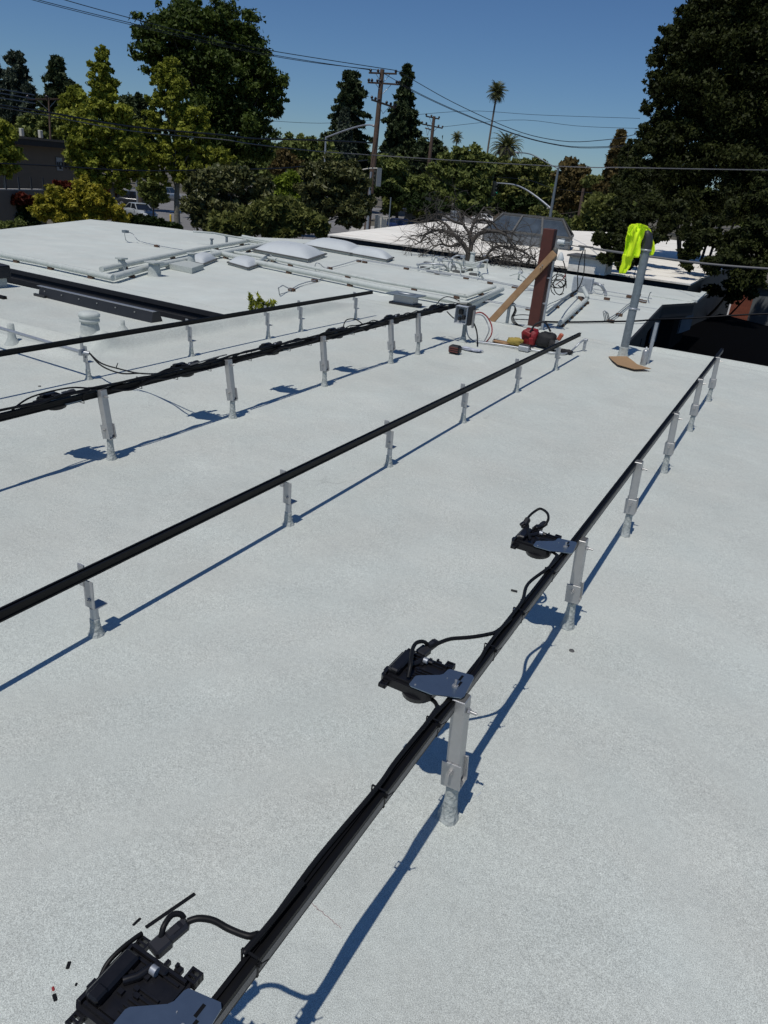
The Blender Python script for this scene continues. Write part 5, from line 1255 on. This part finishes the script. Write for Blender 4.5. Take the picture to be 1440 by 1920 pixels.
# ---------------- palms
def frond_mb(Lr, droop, n, wl, ang, az, rng, el):
    out = MB(); pts = []
    for i in range(n+1):
        s_ = i/n; e = el-droop*s_*s_; pts.append((s_, e))
    P = V(0, 0, 0); dirh = V(math.cos(az), math.sin(az), 0); side = V(-math.sin(az), math.cos(az), 0); prev = P; path = [P]
    for s_, e in pts[1:]:
        P = P+(dirh*math.cos(e)+V(0, 0, math.sin(e)))*(Lr/n); path.append(P)
    out.tube(path, [wl*.05*(1-.8*i/n)+.008 for i in range(n+1)], 4)
    vs, fs = [], []
    for i in range(1, n+1):
        s_ = i/n; l_ = wl*math.sin(PI*min(1, s_*.9+.12))**.6
        t_ = (path[i]-path[i-1]).normalized()
        for sg in (-1, 1):
            for q in range(2):
                o = path[i-1].lerp(path[i], q*.5+.25); d = (side*sg*.75+t_*.65+V(0, 0, -.30+rng.uniform(-.1, .1))).normalized()
                w_ = t_*(Lr/n*.55); k = len(vs); vs += [o-w_*.5, o+w_*.5, o+d*l_+w_*.1]; fs.append((k, k+1, k+2))
    out.add(vs, fs); return out
def palm(cx, ytop_crown, rpx, D, label, n, seed, date=False, base_px=None):
    rng = random.Random(seed); c = atd(cx, ytop_crown, D); R = rpx*D/CF; B = V(c.x, c.y, GZ); H = c.z-GZ
    t = empty('date_palm' if date else 'fan_palm', B, label=label, cat='palm tree')
    tw = R*(.20 if date else .085)
    path = [V(0, 0, 0), V(.02*H*rng.uniform(-1, 1), .01*H, H*.5), V(0, 0, H)]
    MB().tube(smooth(path, 5), tw, 8).build('trunk', M['palm_bark'], t)
    sk = MB(); sk.lathe([(tw, H-R*.5), (tw*2.6, H-R*.25), (tw*2.0, H), (.01, H+R*.1)], (0, 0, 0), 8); sk.build('crown_base', M['palm_bark'], t)
    for k in range(n):
        u = k/n; az = k*2.39996; el = (PI/2*.92)-(1.9 if date else 2.35)*u**.8
        mb = frond_mb(R*(1.12 if date else 1.0)*rng.uniform(.9, 1.1), 1.35 if date else .75, 7 if date else 5, R*(.20 if date else .55), 0, az, rng, el)
        o = mb.build('frond', L['palm'], t); o.location = (0, 0, H)
    return t
palm(932, 172, 19, 150, 'tallest slender fan palm standing against the sky', 30, 1)
palm(857, 258, 12, 165, 'shorter fan palm left of the tallest one', 24, 2)
palm(834, 283, 9, 190, 'smallest fan palm peeking over the trees left of the other two', 20, 3)
palm(950, 277, 32, 120, 'bushy date palm with arching fronds below the tallest palm', 58, 4, True)
for o in bpy.data.objects:
    if o.name.startswith('frond'):
        me = o.data
        if 'tint' not in me.attributes:
            a_ = me.attributes.new('tint', 'FLOAT', 'POINT'); a_.data.foreach_set('value', np.random.default_rng(len(me.vertices)).random(len(me.vertices)).astype(np.float32))

# ---------------- bare tree between the roofs
def bare():
    rq = random.Random(12); DB = 19.0
    B = atd(876, 500, DB); base = V(B.x, B.y, GZ); t = empty('bare_tree', base, label='leafless spreading tree with tangled bare branches in front of the white roof', cat='tree')
    def Q(px, py, D): return atd(px, py, D)-base
    fork = Q(880, 476, DB)
    mb = MB(); mb.tube([V(0, 0, 0), V(fork.x, fork.y, fork.z*.8), fork], [.14, .11, .09], 9); mb.build('trunk', M['bark_dead'], t)
    limbs = [[(880, 476, 19), (866, 455, 19.1), (850, 440, 19.2), (825, 432, 19.3), (800, 438, 19.2), (788, 455, 19)],
             [(880, 476, 19), (884, 455, 19.2), (882, 437, 19.4), (889, 418, 19.8), (900, 400, 20.2), (908, 388, 20.5)],
             [(884, 455, 19.2), (896, 440, 19.2), (915, 434, 19), (940, 436, 18.8), (960, 450, 18.6)],
             [(882, 440, 19.4), (868, 420, 19.8), (860, 400, 20.2), (850, 388, 20.6)],
             [(866, 455, 19.1), (845, 462, 19.0), (825, 458, 18.9), (805, 470, 18.8)],
             [(882, 478, 19), (905, 490, 18.8), (918, 472, 18.8), (935, 462, 18.8), (960, 465, 18.8), (985, 475, 18.7), (1005, 488, 18.6)],
             [(905, 490, 18.8), (930, 482, 18.7), (955, 480, 18.6), (980, 492, 18.6)],
             [(905, 492, 18.8), (930, 495, 18.8), (965, 494, 18.8), (1000, 500, 18.8)],
             [(850, 440, 19.2), (838, 422, 19.5), (818, 412, 19.6), (800, 414, 19.6)],
             [(889, 418, 19.8), (905, 412, 19.8), (925, 420, 19.6), (935, 432, 19.4)],
             [(868, 420, 19.8), (850, 415, 19.8), (832, 405, 19.8), (812, 402, 20), (800, 412, 20)]]
    def grow(mb, p, d, L_, r_, depth):
        pts = [p]; n = 4; dd = d.copy()
        for i in range(n):
            dd = (dd+V(rq.uniform(-.4, .4), rq.uniform(-.4, .4), rq.uniform(-.42, .28))).normalized(); pts.append(pts[-1]+dd*(L_/n))
        mb.tube(pts, [r_*(1-.7*i/n) for i in range(n+1)], 4, cap=False)
        if depth > 0:
            for k in range(3 if depth > 1 else 2):
                i = rq.randrange(1, n+1); e = (dd+V(rq.uniform(-1, 1), rq.uniform(-1, 1), rq.uniform(-.8, .7))).normalized()
                grow(mb, pts[i], e, L_*rq.uniform(.5, .8), r_*.55, depth-1)
    for k, lm_ in enumerate(limbs):
        P = smooth([Q(*q) for q in lm_], 4); m = len(P); r0 = .065 if k < 3 else .04
        mb = MB(); mb.tube(P, [r0*(1-.75*i/(m-1)) for i in range(m)], 6)
        for i in range(3, m, 2 if k in (1, 3, 10) else 1):
            for _ in range(2 if k in (0, 5, 7) else 1):
                d = V(rq.uniform(-1, 1), rq.uniform(-1, 1), rq.uniform(-.6, .8)).normalized()
                grow(mb, P[i], d, rq.uniform(.35, .8), .014, 2)
        mb.build('limb', M['bark_dead'], t)
bare()
# ================================================================== street furniture, cars, houses
def post_from_top(px, py, D): T = atd(px, py, D); return T, V(T.x, T.y, GZ)
def utility_pole(px, py, D, wpx, arms, label, seed, base=None):
    T, B = post_from_top(px, py, D)
    if base: B = atd(base[0], base[1], D); B.z = GZ
    t = empty('utility_pole', B, label=label, cat='utility pole', group='wooden utility poles')
    w_ = wpx*D/CF/2; Tp = T-B
    MB().tube([V(0, 0, 0), Tp*.5, Tp], [w_*1.25, w_, w_*.75], 10).build('pole', M['pole_wood'], t)
    for (ax, ay, bx, by, dr, ins) in arms:
        a_ = atd(ax, ay, D*(1-dr))-B; b_ = atd(bx, by, D*(1+dr))-B
        ar = MB(); ar.beam(a_, b_, .16, .16, bev=.01); o = ar.build('crossarm', M['pole_wood'], t)
        for u in ins:
            c = a_.lerp(b_, u); q = MB(); q.lathe([(.05, .08), (.13, .13), (.15, .22), (.11, .30), (.05, .36)], c, 10); q.tube([c, c+V(0, 0, .1)], .03, 5); q.build('insulator', M['insul'], o)
        m_ = a_.lerp(b_, .5); br = MB()
        for u in (.25, .75): br.tube([a_.lerp(b_, u)+V(0, 0, -.08), m_+V(0, 0, -.9)], .03, 4)
        br.build('brace', M['galv_light'], t)
    return t
utility_pole(717, 130, 86, 9.5, [(692, 136.5, 743.5, 138.5, .01, (.05, .32, .97)), (690, 154.5, 747.5, 158.5, .01, (.02, .12, .30, .40, .93, 1.0)), (697, 187, 741, 202, .02, (.0, .15, .3, .62, .8, 1.0))],
     'tall wooden utility pole with three crossarms in the middle', 1, base=(688, 433))
utility_pole(814, 218, 122, 6.5, [(799, 218, 823, 223, .01, (.0, .4, 1)), (791.5, 232.5, 829.5, 240.5, .01, (.0, .2, .8, 1)), (797, 240, 808, 243, .0, ())],
     'second wooden utility pole with two crossarms right of the slender redwood', 2, base=(793, 413))
utility_pole(1094, 353, 72, 6, [], 'short plain wooden pole without crossarms near the brownish tree', 3, base=(1080, 445))
utility_pole(91, 183, 90, 3.5, [(52, 186, 122, 186, .01, (.0, .5, 1))], 'thin far utility pole before the dark conifer at left', 4, base=(96, 330))
utility_pole(406, 211, 88, 3.5, [(394, 208, 416, 214, .01, (.2, .8)), (396, 223, 414, 227, 0, ())], 'small utility pole in front of the huge dark tree', 5, base=(404, 330))
utility_pole(592, 263, 140, 2.5, [(580, 262, 604, 266, .01, (0, .3, .7, 1))], 'small far utility pole left of the curved street lamp', 6, base=(588, 330))
def wire(pts, label, wpx=1.3, mt='cable', k=5, group='overhead wires', name='overhead_wire'):
    P = smooth([atd(*p) for p in pts], k); o0 = P[0]
    mb = MB().tube(P, [max(.006, wpx*((p-V(0, 0, CH)).length)/CF/2) for p in P], 5); o = mb.build(name, M[mt], None, loc=o0, world=True)
    return tag(o, label, 'wire', group)
wire([(0, -40, 30), (122, 0, 40), (260, 38, 52), (370, 66, 62), (480, 90, 70), (600, 110, 79), (742, 132, 86)], 'upper overhead wire from the top left corner to the tallest pole', 1.1)
wire([(-20, -30, 30), (72, 0, 38), (257, 46, 52), (370, 73, 62), (480, 97, 70), (590, 116, 79), (694, 131, 86)], 'middle overhead wire from the top left to the tallest pole', 1.0)
wire([(-20, -26, 30), (76, 4, 38), (260, 50, 52), (372, 77, 62), (482, 100, 70), (592, 118, 79), (706, 131, 86)], 'lower overhead wire from the top left to the tallest pole', .9)
wire([(743, 132, 86), (780, 153, 80), (850, 192, 70), (960, 242, 58), (1050, 264, 46), (1137, 262, 38), (1200, 250, 32)], 'upper wire from the tallest pole sagging right to the big oak', 1.1)
wire([(722, 139, 86), (780, 172, 80), (850, 205, 70), (960, 249, 58), (1050, 272, 46), (1137, 275, 38), (1200, 268, 32)], 'middle wire from the tallest pole sagging right to the big oak', 1.0)
wire([(747, 157, 86), (800, 184, 80), (860, 211, 70), (965, 252, 58), (1055, 274, 46), (1137, 277, 38), (1200, 271, 32)], 'lower wire from the tallest pole sagging right to the big oak', .9)
wire([(700, 295, 86), (720, 285, 90), (770, 300, 105), (880, 305, 100)], 'thin wire between the two utility poles', .9)
wire([(480, 225, 90), (600, 231, 95), (700, 225, 90)], 'faint thin wire left of the tallest pole', .6)
wire([(780, 215, 120), (880, 208, 100), (1000, 215, 70), (1200, 222, 40)], 'faint thin wire high over the palms', .6)
wire([(830, 238, 120), (960, 225, 90), (1080, 236, 60), (1205, 241, 40)], 'faint thin wire below the high thin one over the palms', .6)
wire([(-30, 193, 30), (80, 209, 34), (250, 238, 42), (417, 253, 52), (480, 260, 58), (600, 263, 70), (697, 268, 84)], 'thick upper cable crossing the trees from the left edge to the tallest pole', 2.6, name='overhead_cable')
wire([(-30, 196, 30), (80, 215, 34), (250, 246, 42), (420, 262, 52), (480, 271, 58), (600, 284, 70), (700, 291, 84), (790, 297, 80), (950, 307, 55), (1080, 313, 32), (1160, 314, 21), (1260, 316, 18), (1440, 319, 14), (1560, 321, 12)], 'long pale cable crossing the whole view and the big oak', 1.6, 'cable_grey', name='overhead_cable')
wire([(-30, 305, 28), (100, 311, 32), (255, 320, 38), (400, 319, 46), (480, 317, 52), (560, 313, 60), (690, 300, 84)], 'dark cable low across the stucco building and plane trees', 2.2, name='overhead_cable')
wire([(790, 330, 122), (960, 334, 95), (1034, 352, 75), (1092, 360, 72), (1150, 366, 60)], 'thin cable from the second utility pole to the short plain pole', 1.0, name='overhead_cable')
wire([(697, 268, 86), (760, 300, 88), (840, 345, 90), (880, 362, 95)], 'thin cable descending right from the tallest pole', .8, name='overhead_cable')

# street lamp left of the pole
T, B = post_from_top(611, 256, 98); t = empty('street_lamp', B, label='grey street lamp with a long curved arm reaching to the tallest pole', cat='street lamp')
MB().tube([V(0, 0, 0), T-B], [.16, .10], 10).build('pole', M['galv_light'], t)
ap = [atd(x, y, d)-B for x, y, d in [(611, 258, 98), (640, 247, 97), (668, 238, 96), (690, 234, 95), (702, 236, 94.5)]]
MB().tube(smooth(ap, 4), .09, 8).build('arm', M['galv_light'], t); MB().blob(ap[-1]+V(0, 0, .0), (.45, .28, .14)).build('lamp_head', M['galv_light'], t)
def signal_head(t, c, s_, lit=None, facing=None, back=False):
    f = (facing or (V(0, 0, c.z)-c)).normalized(); f.z = 0; f.normalize(); u = V(-f.y, f.x, 0); R3 = Matrix((f, u, V(0, 0, 1))).transposed()
    h = MB(); h.box(c, (.25*s_, .36*s_, 1.08*s_), R3, .02); o = h.build('housing', M['signal'], t)
    p = MB(); p.box(c-f*.14*s_, (.02, .66*s_, 1.4*s_), R3); p.build('backplate', M['cream'] if back else M['signal'], t)
    for k in range(3):
        cc = c+f*.13*s_+V(0, 0, (.34-.34*k)*s_); q = MB(); q.tube([cc, cc+f*.03], .13*s_, 12); q.build('lens', M['green_lamp'] if lit == k else M['dead_lamp'], o)
        z_ = MB(); z_.tube([cc, cc+f*.2*s_], .15*s_, 12, cap=False); z_.build('visor', M['signal'], o)
# near mast arm with a white-backed signal
T, B = post_from_top(696, 322, 84); t = empty('traffic_signal', B, label='traffic signal with pale backplate hanging beside the tallest pole', cat='traffic signal')
MB().tube([V(0, 0, 0), T-B], [.17, .12], 10).build('pole', M['galv_light'], t)
MB().tube(smooth([atd(x, y, 84)-B for x, y in ((670, 321), (685, 317), (697, 315.5), (712, 316))], 4), .06, 8).build('arm', M['cream'], t)
hc = atd(708, 332, 83.5)-B; signal_head(t, hc, 1.25, back=True)
# mast arm with signal and lamp at the right
T, B = post_from_top(1047, 314, 74); t = empty('traffic_signal', B, label='tall signal pole with curved mast arm and lamp arm left of the brownish tree', cat='traffic signal')
MB().tube([V(0, 0, 0), T-B], [.17, .10], 10).build('pole', M['galv'], t)
MB().tube(smooth([atd(x, y, d)-B for x, y, d in ((1034, 392, 74), (1010, 372, 75), (985, 355, 76), (962, 346, 77), (927, 343, 78))], 5), [.10-.0025*i for i in range(21)], 8).build('mast_arm', M['galv_light'], t)
MB().tube(smooth([atd(x, y, d)-B for x, y, d in ((1046, 316, 74), (1022, 303, 74.5), (1000, 291, 75), (985, 287, 75.5), (970, 286, 76))], 5), .05, 8).build('lamp_arm', M['galv'], t)
MB().blob(atd(970, 286, 76)-B, (.5, .22, .10)).build('lamp_head', M['galv_light'], t)
signal_head(t, atd(928, 354, 77.5)-B, .95, lit=2)
# signal with green light behind the second pole
T, B = post_from_top(803, 372, 104); t = empty('traffic_signal', B, label='dark traffic signal with a lit green lens beside the second utility pole', cat='traffic signal')
MB().tube([V(0, 0, 0), T-B], .10, 8).build('pole', M['signal'], t); signal_head(t, atd(802, 382, 103.5)-B, 1.1, lit=2)
# plain sign pole, cabinets, bollard
T, B = post_from_top(733, 370, 85); tag(MB().tube([V(0, 0, 0), T-B], .07, 8).build('sign_pole', M['galv'], None, loc=B), 'thin grey pole right of the cream cabinet', 'pole')
def cabinet(px, py, D, w_, d_, h_, label, mt='cream', yaw=.5):
    B = atd(px, py, D); B.z = GZ; t = empty('utility_cabinet', B, yaw, label=label, cat='cabinet', group=None)
    MB().box((0, 0, h_/2), (w_, d_, h_), bev=.03).build('case', M[mt], t); MB().box((-w_/2-.01, 0, h_*.5), (.02, d_*.85, h_*.85)).build('door', M[mt], t); MB().box((0, 0, h_+.02), (w_*1.05, d_*1.05, .04)).build('lid', M[mt], t)
cabinet(716, 430, 86, .9, 1.0, 1.8, 'cream utility cabinet standing on the street corner')
cabinet(706, 426, 88, .8, .5, 1.8, 'narrow cream cabinet behind the wider one on the corner')
def ribbed(px0, px1, D, h_, label):
    a_ = atd(px0, 400, D); b_ = atd(px1, 400, D); t = empty('ribbed_panel', V(a_.x, a_.y, GZ), label=label, cat='cabinet', group='ribbed metal cabinets behind the bare tree')
    n = 2; z0 = h_
    for k in range(n):
        p = (b_-a_)*((k+.5)/n); MB().box((p.x, p.y, z0), (.35, .42, 1.9), bev=.02).build('door', M['galv_light'], t)
    for k in range(5): MB().box(((b_-a_).x*.25-.2, (b_-a_).y*.25, z0-.7+.35*k), (.06, .3, .14)).build('louvre', M['frame_dark'], t)
    MB().box(((b_-a_).x*.5+.1, (b_-a_).y*.5, z0/2-.4), (.3, .9, z0-.9)).build('plinth', M['wall_grey'], t)
ribbed(845, 862, 88, 2.05, 'ribbed grey metal cabinet behind the bare tree')
B = atd(320, 412, 70); B.z = GZ; t = empty('bollard', B, label='yellow bollard on the street left of the plane tree trunk', cat='bollard')
MB().tube([V(0, 0, 0), V(0, 0, 1.25)], .085, 10).build('post', M['yellow_paint'], t); MB().lathe([(.085, 1.25), (.07, 1.31), (.001, 1.34)], (0, 0, 0), 10).build('cap', M['yellow_paint'], t)
T, B = post_from_top(253, 290, 82); tag(MB().tube([V(0, 0, 0), T-B], .09, 8).build('lamp_post', M['galv_light'], None, loc=B), 'pale thin post rising among the plane trees behind the silver car', 'post')

# ---------------- cars
def car(px, py, D, yaw, paint, label, suv=False, s_=1.0):
    P = atd(px, py, D); P.z = GZ+.012
    t = empty('parked_car', P, yaw, label=label, cat='car')
    L_, W_, H_ = 4.6, 1.8, (1.68 if suv else 1.44)
    # body stations: x, half width, z low, z high
    st = [(-2.3, .62, .42, .66), (-2.22, .80, .30, .84), (-1.6, .88, .22, .94 if not suv else 1.02), (-.8, .90, .20, .97), (.4, .90, .20, .96), (1.1, .90, .20, .92), (1.75, .86, .22, .82), (2.15, .76, .28, .70), (2.3, .60, .38, .58)]
    vs, fs = [], []; n = 8
    for x, w_, z0, z1 in st:
        r_ = [(-w_*.9, z0), (-w_, z0+.14), (-w_, z1-.16), (-w_*.86, z1), (w_*.86, z1), (w_, z1-.16), (w_, z0+.14), (w_*.9, z0)]
        vs += [(x, y, z) for y, z in r_]
    for i in range(len(st)-1):
        for k in range(n): k2 = (k+1) % n; fs.append((i*n+k, (i+1)*n+k, (i+1)*n+k2, i*n+k2))
    fs += [tuple(range(n)), tuple(range((len(st)-1)*n, len(st)*n))[::-1]]
    MB().add(vs, fs, True).build('body', M[paint], t)
    rb, rf = (-2.05, -.1) if suv else (-1.75, -.1)
    gb = [(rb, .80, .90), (1.15, .80, .88)]; gt = [(rb+(.25 if suv else .75), .62, H_-.03), (.35, .62, H_-.03)]
    q = [V(gb[0][0], -.80, .9), V(gb[1][0], -.80, .86), V(gb[1][0], .80, .86), V(gb[0][0], .80, .9), V(gt[0][0], -.62, H_-.05), V(gt[1][0], -.62, H_-.05), V(gt[1][0], .62, H_-.05), V(gt[0][0], .62, H_-.05)]
    MB().add(q, [(0, 1, 5, 4), (2, 3, 7, 6)]).build('side_window', M['glass_dark'], t); MB().add(q, [(1, 2, 6, 5)]).build('windscreen', M['glass_dark'], t); MB().add(q, [(3, 0, 4, 7)]).build('rear_window', M['glass_dark'], t)
    rf_ = MB(); rf_.box(((gt[0][0]+gt[1][0])/2, 0, H_-.03), (gt[1][0]-gt[0][0]+.12, 1.28, .06), bev=.025)
    for i, j in ((0, 4), (1, 5), (2, 6), (3, 7)): rf_.beam(q[i], q[j], .07, .07)
    m0, m1 = q[0].lerp(q[1], .5), q[4].lerp(q[5], .45); rf_.beam(m0, m1, .06, .06); m0, m1 = q[3].lerp(q[2], .5), q[7].lerp(q[6], .45); rf_.beam(m0, m1, .06, .06)
    rf_.build('roof', M[paint], t)
    for x in (-1.4, 1.42):
        for sy in (-1, 1):
            w = MB(); w.tube([V(0, -.11, 0), V(0, .11, 0)], .33, 16); o = w.build('wheel', M['tyre'], t); o.location = (x, sy*.80, .33)
            r = MB(); r.tube([V(0, sy*.115, 0), V(0, sy*.13, 0)], .21, 12); r.build('rim', M['rim'], o)
    for sy in (-1, 1):
        MB().box((2.16, sy*.62, .62), (.22, .30, .13), bev=.03).build('headlight', M['lens'], t); MB().box((-2.24, sy*.66, .76), (.10, .24, .14), bev=.02).build('tail_light', M['copper_red'], t)
        MB().box((.75, sy*.96, .95), (.12, .16, .11), bev=.02).build('mirror', M[paint], t)
    MB().box((2.27, 0, .50), (.06, .70, .16), bev=.02).build('grille', M['signal'], t)
    return t
def heading(px, D, a): c = atd(px, 400, D); return math.atan2(-c.y, -c.x)+a
car(263, 403, 80, heading(263, 80, .42), 'car_silver', 'silver sedan facing the camera on the street at left')
car(255, 378, 98, heading(255, 98, 1.3), 'car_dark', 'dark parked car half hidden under the plane trees', True)
car(315, 370, 118, heading(315, 118, 2.6), 'car_silver', 'grey wagon parked far back beyond the yellow bollard', True)
car(200, 352, 120, heading(200, 120, 1.2), 'car_white', 'white car glimpsed behind the red hedge at left')
car(752, 428, 92, heading(752, 92, .9), 'car_blue', 'dark blue car parked right of the cream cabinets')
car(909, 415, 132, heading(909, 132, 1.0), 'car_white', 'white sedan parked far back above the bare tree')
car(1076, 402, 150, heading(1076, 150, 2.0), 'car_white', 'far white car glimpsed between the brownish tree and the shrub')

# ---------------- houses and walls
def quad_wall(a, b, z0, z1, th, name, mt, parent, L0):
    d = (b-a).normalized(); n_ = V(-d.y, d.x, 0)
    if n_.dot(a) < 0: n_ = -n_
    q = [(a.x, a.y), (b.x, b.y), ((b+n_*th).x, (b+n_*th).y), ((a+n_*th).x, (a+n_*th).y)]
    return MB().prism([(x-L0.x, y-L0.y) for x, y in q], z0-L0.z, z1-L0.z).build(name, M[mt], parent)
a_, b_ = atd(-60, 262, 70), atd(185, 300, 84); zt = atd(50, 272, 75).z
a_.z = b_.z = 0; L0 = V(a_.x, a_.y, GZ); t = empty('stucco_building', L0, label='grey-brown stucco building with flat overhanging roof at the left edge', cat='building')
quad_wall(a_, b_, GZ, zt, 12, 'wall', 'stucco', t, L0)
dv = (b_-a_).normalized(); nn = V(-dv.y, dv.x, 0); nn = nn if nn.dot(a_) > 0 else -nn
quad_wall(a_-nn*1.0-dv, b_-nn*1.0+dv*1.5, zt+.45, zt+.62, 14.5, 'roof', 'stucco', t, L0); quad_wall(a_-nn*.85-dv, b_-nn*.85+dv, zt+.0, zt+.45, 14, 'eave', 'fascia', t, L0)
for px in (42, 77):
    c = atd(px, 262, 78); MB().box((c.x-L0.x, c.y-L0.y, zt-GZ+.95), (.3, .3, .62), bev=.03).build('chimney', M['cream'], t)
# sign: plate with dark glyphs, letters beside it
def glyphs(name, strokes, o, u, s_, mt, parent):
    mb = MB()
    for (x0, y0, x1, y1) in strokes: mb.beam(o+u*x0*s_+V(0, 0, y0*s_), o+u*x1*s_+V(0, 0, y1*s_), .16*s_, .05, up=(0, 0, 1) if abs(x1-x0) > abs(y1-y0) else tuple(u))
    mb.build(name, M[mt], parent)
pc = a_.lerp(b_, .632); u = dv; zc = atd(95, 307, 77).z
sp_ = pc-nn*.06-L0; sp_.z = zc-GZ
MB().beam(sp_-u*.42, sp_+u*.42, 1.05, .06, up=(0, 0, 1)).box((0, 0, -99), (.001, .001, .001)) if False else None
R3 = Matrix((u, nn, V(0, 0, 1))).transposed(); MB().box(sp_, (.85, .05, 1.05), R3).build('sign_plate', M['stucco'] if False else M['galv_light'], t)
o = sp_-nn*.06
glyphs('digit', [(0, .9, 0, .45), (0, .45, .42, .45), (.42, .9, .42, 0)], o+V(0, 0, -.40)-u*.32, u, .62, 'signal', t)
glyphs('digit', [(0, .9, .42, .9), (.42, .9, .42, .45), (.42, .45, 0, .45), (0, .45, 0, 0), (0, 0, .42, 0)], o+V(0, 0, -.40)+u*.08, u, .62, 'signal', t)
for k, st in enumerate([[(0, 0, 0, .9), (0, .9, .4, .9), (.4, .9, .4, .45), (.4, .45, 0, .45)], [(0, .9, 0, 0), (0, 0, .4, 0), (.4, 0, .4, .9)]]): glyphs('letter', st, o+V(0, 0, -.35)+u*(.85+.5*k), u, .5, 'signal', t)
# low wall and rail in front of it
a_, b_ = atd(-40, 356, 48), atd(82, 357, 52); zt = atd(30, 357, 50).z; a_.z = b_.z = 0; L0 = V(a_.x, a_.y, GZ)
t = empty('boundary_wall', L0, label='low dark stucco wall with railing at the left edge behind the red hedge', cat='wall')
quad_wall(a_, b_, GZ, zt, .25, 'wall', 'stucco', t, L0); quad_wall(a_-V(.03, .03, 0), b_, zt, zt+.06, .33, 'coping', 'concrete', t, L0)
for k in range(6):
    p = a_.lerp(b_, k/5)-L0; MB().box((p.x, p.y, zt-GZ+.38), (.07, .07, .66)).build('post', M['fascia_grey'], t)
for z_ in (.28, .5, .70): MB().beam(a_-L0+V(0, 0, zt+z_-GZ-L0.z*0)+V(0, 0, 0), b_-L0+V(0, 0, zt+z_-GZ), .05, .06).build('rail', M['wall_grey'], t)
def house(px0, px1, ytop, D, label, roof='roof_dirty', wallm='stucco', hroof=.35, depth=8):
    a_, b_ = atd(px0, ytop, D), atd(px1, ytop+.0947*(px1-px0), D); z1 = a_.z; a_.z = b_.z = 0; L0 = V(a_.x, a_.y, GZ)
    t = empty('house', L0, label=label, cat='house'); quad_wall(a_, b_, GZ, z1-hroof, depth, 'wall', wallm, t, L0)
    d = (b_-a_).normalized(); n_ = V(-d.y, d.x, 0); n_ = n_ if n_.dot(a_) > 0 else -n_
    quad_wall(a_-d*.5-n_*.6, b_+d*.5-n_*.6, z1-hroof, z1, depth+1.2, 'roof', roof, t, L0)
    W = (b_-a_).length; k = 0
    while 1.2+k*2.6 < W-1:
        c = a_+d*(1.2+k*2.6)-n_*.04; quad_wall(c, c+d*1.3, z1-hroof-1.9, z1-hroof-.8, .05, 'window', 'glass_dark', t, L0); k += 1
house(878, 922, 383, 150, 'low white-roofed house behind the white sedan')
house(955, 1015, 382, 128, 'low house with broken white eave left of the signal pole')
house(1018, 1060, 386, 150, 'small far house right of the signal pole foot')
house(740, 765, 370, 130, 'small pale building glimpsed between trees right of the white-backed signal', wallm='concrete')
house(760, 830, 392, 118, 'dim green-grey building behind the second utility pole', roof='fascia_grey', wallm='wall_grey')
# red-brown fence and grey shed at the right
a_, b_ = atd(1374, 560, 45), atd(1440, 560, 44); zt = atd(1400, 527, 45).z; a_.z = b_.z = 0; L0 = V(a_.x, a_.y, GZ)
t = empty('board_fence', L0, label='red-brown board fence glimpsed under the big oak at the right', cat='fence'); n = 22
for k in range(n):
    c = a_.lerp(b_, (k+.5)/n)-L0; ang = math.atan2((b_-a_).y, (b_-a_).x)
    o = MB().box((0, 0, 0), ((b_-a_).length/n*.93, .03, zt-GZ), bev=.004).build('board', M['fence_red'], t); o.location = (c.x, c.y, (zt-GZ)/2+random.uniform(-.02, .02)); o.rotation_euler = (0, 0, ang)
q = MB(); q.beam(a_-L0+V(.06, 0, 1.8), b_-L0+V(.06, 0, 1.8), .05, .09); q.build('cross_rail', M['fence_red'], t)
a_, b_ = atd(1408, 575, 31), atd(1530, 575, 29); zt = atd(1420, 538, 31).z; a_.z = b_.z = 0; L0 = V(a_.x, a_.y, GZ)
t = empty('grey_shed', L0, label='grey sided shed wall at the right edge below the oak', cat='shed'); quad_wall(a_, b_, GZ, zt, 3, 'wall', 'shed', t, L0); quad_wall(a_-V(.1, -.05, 0), b_, zt, zt+.08, 3.2, 'roof', 'fascia_grey', t, L0)
for k in range(2):
    p = at([1368, 1395][k], [598, 603][k], GZ+.02)
flat('yard', [at(1330, 612, GZ+.02), at(1345, 565, GZ+.02), at(1440, 585, GZ+.02), at(1440, 640, GZ+.02)], M['concrete'])
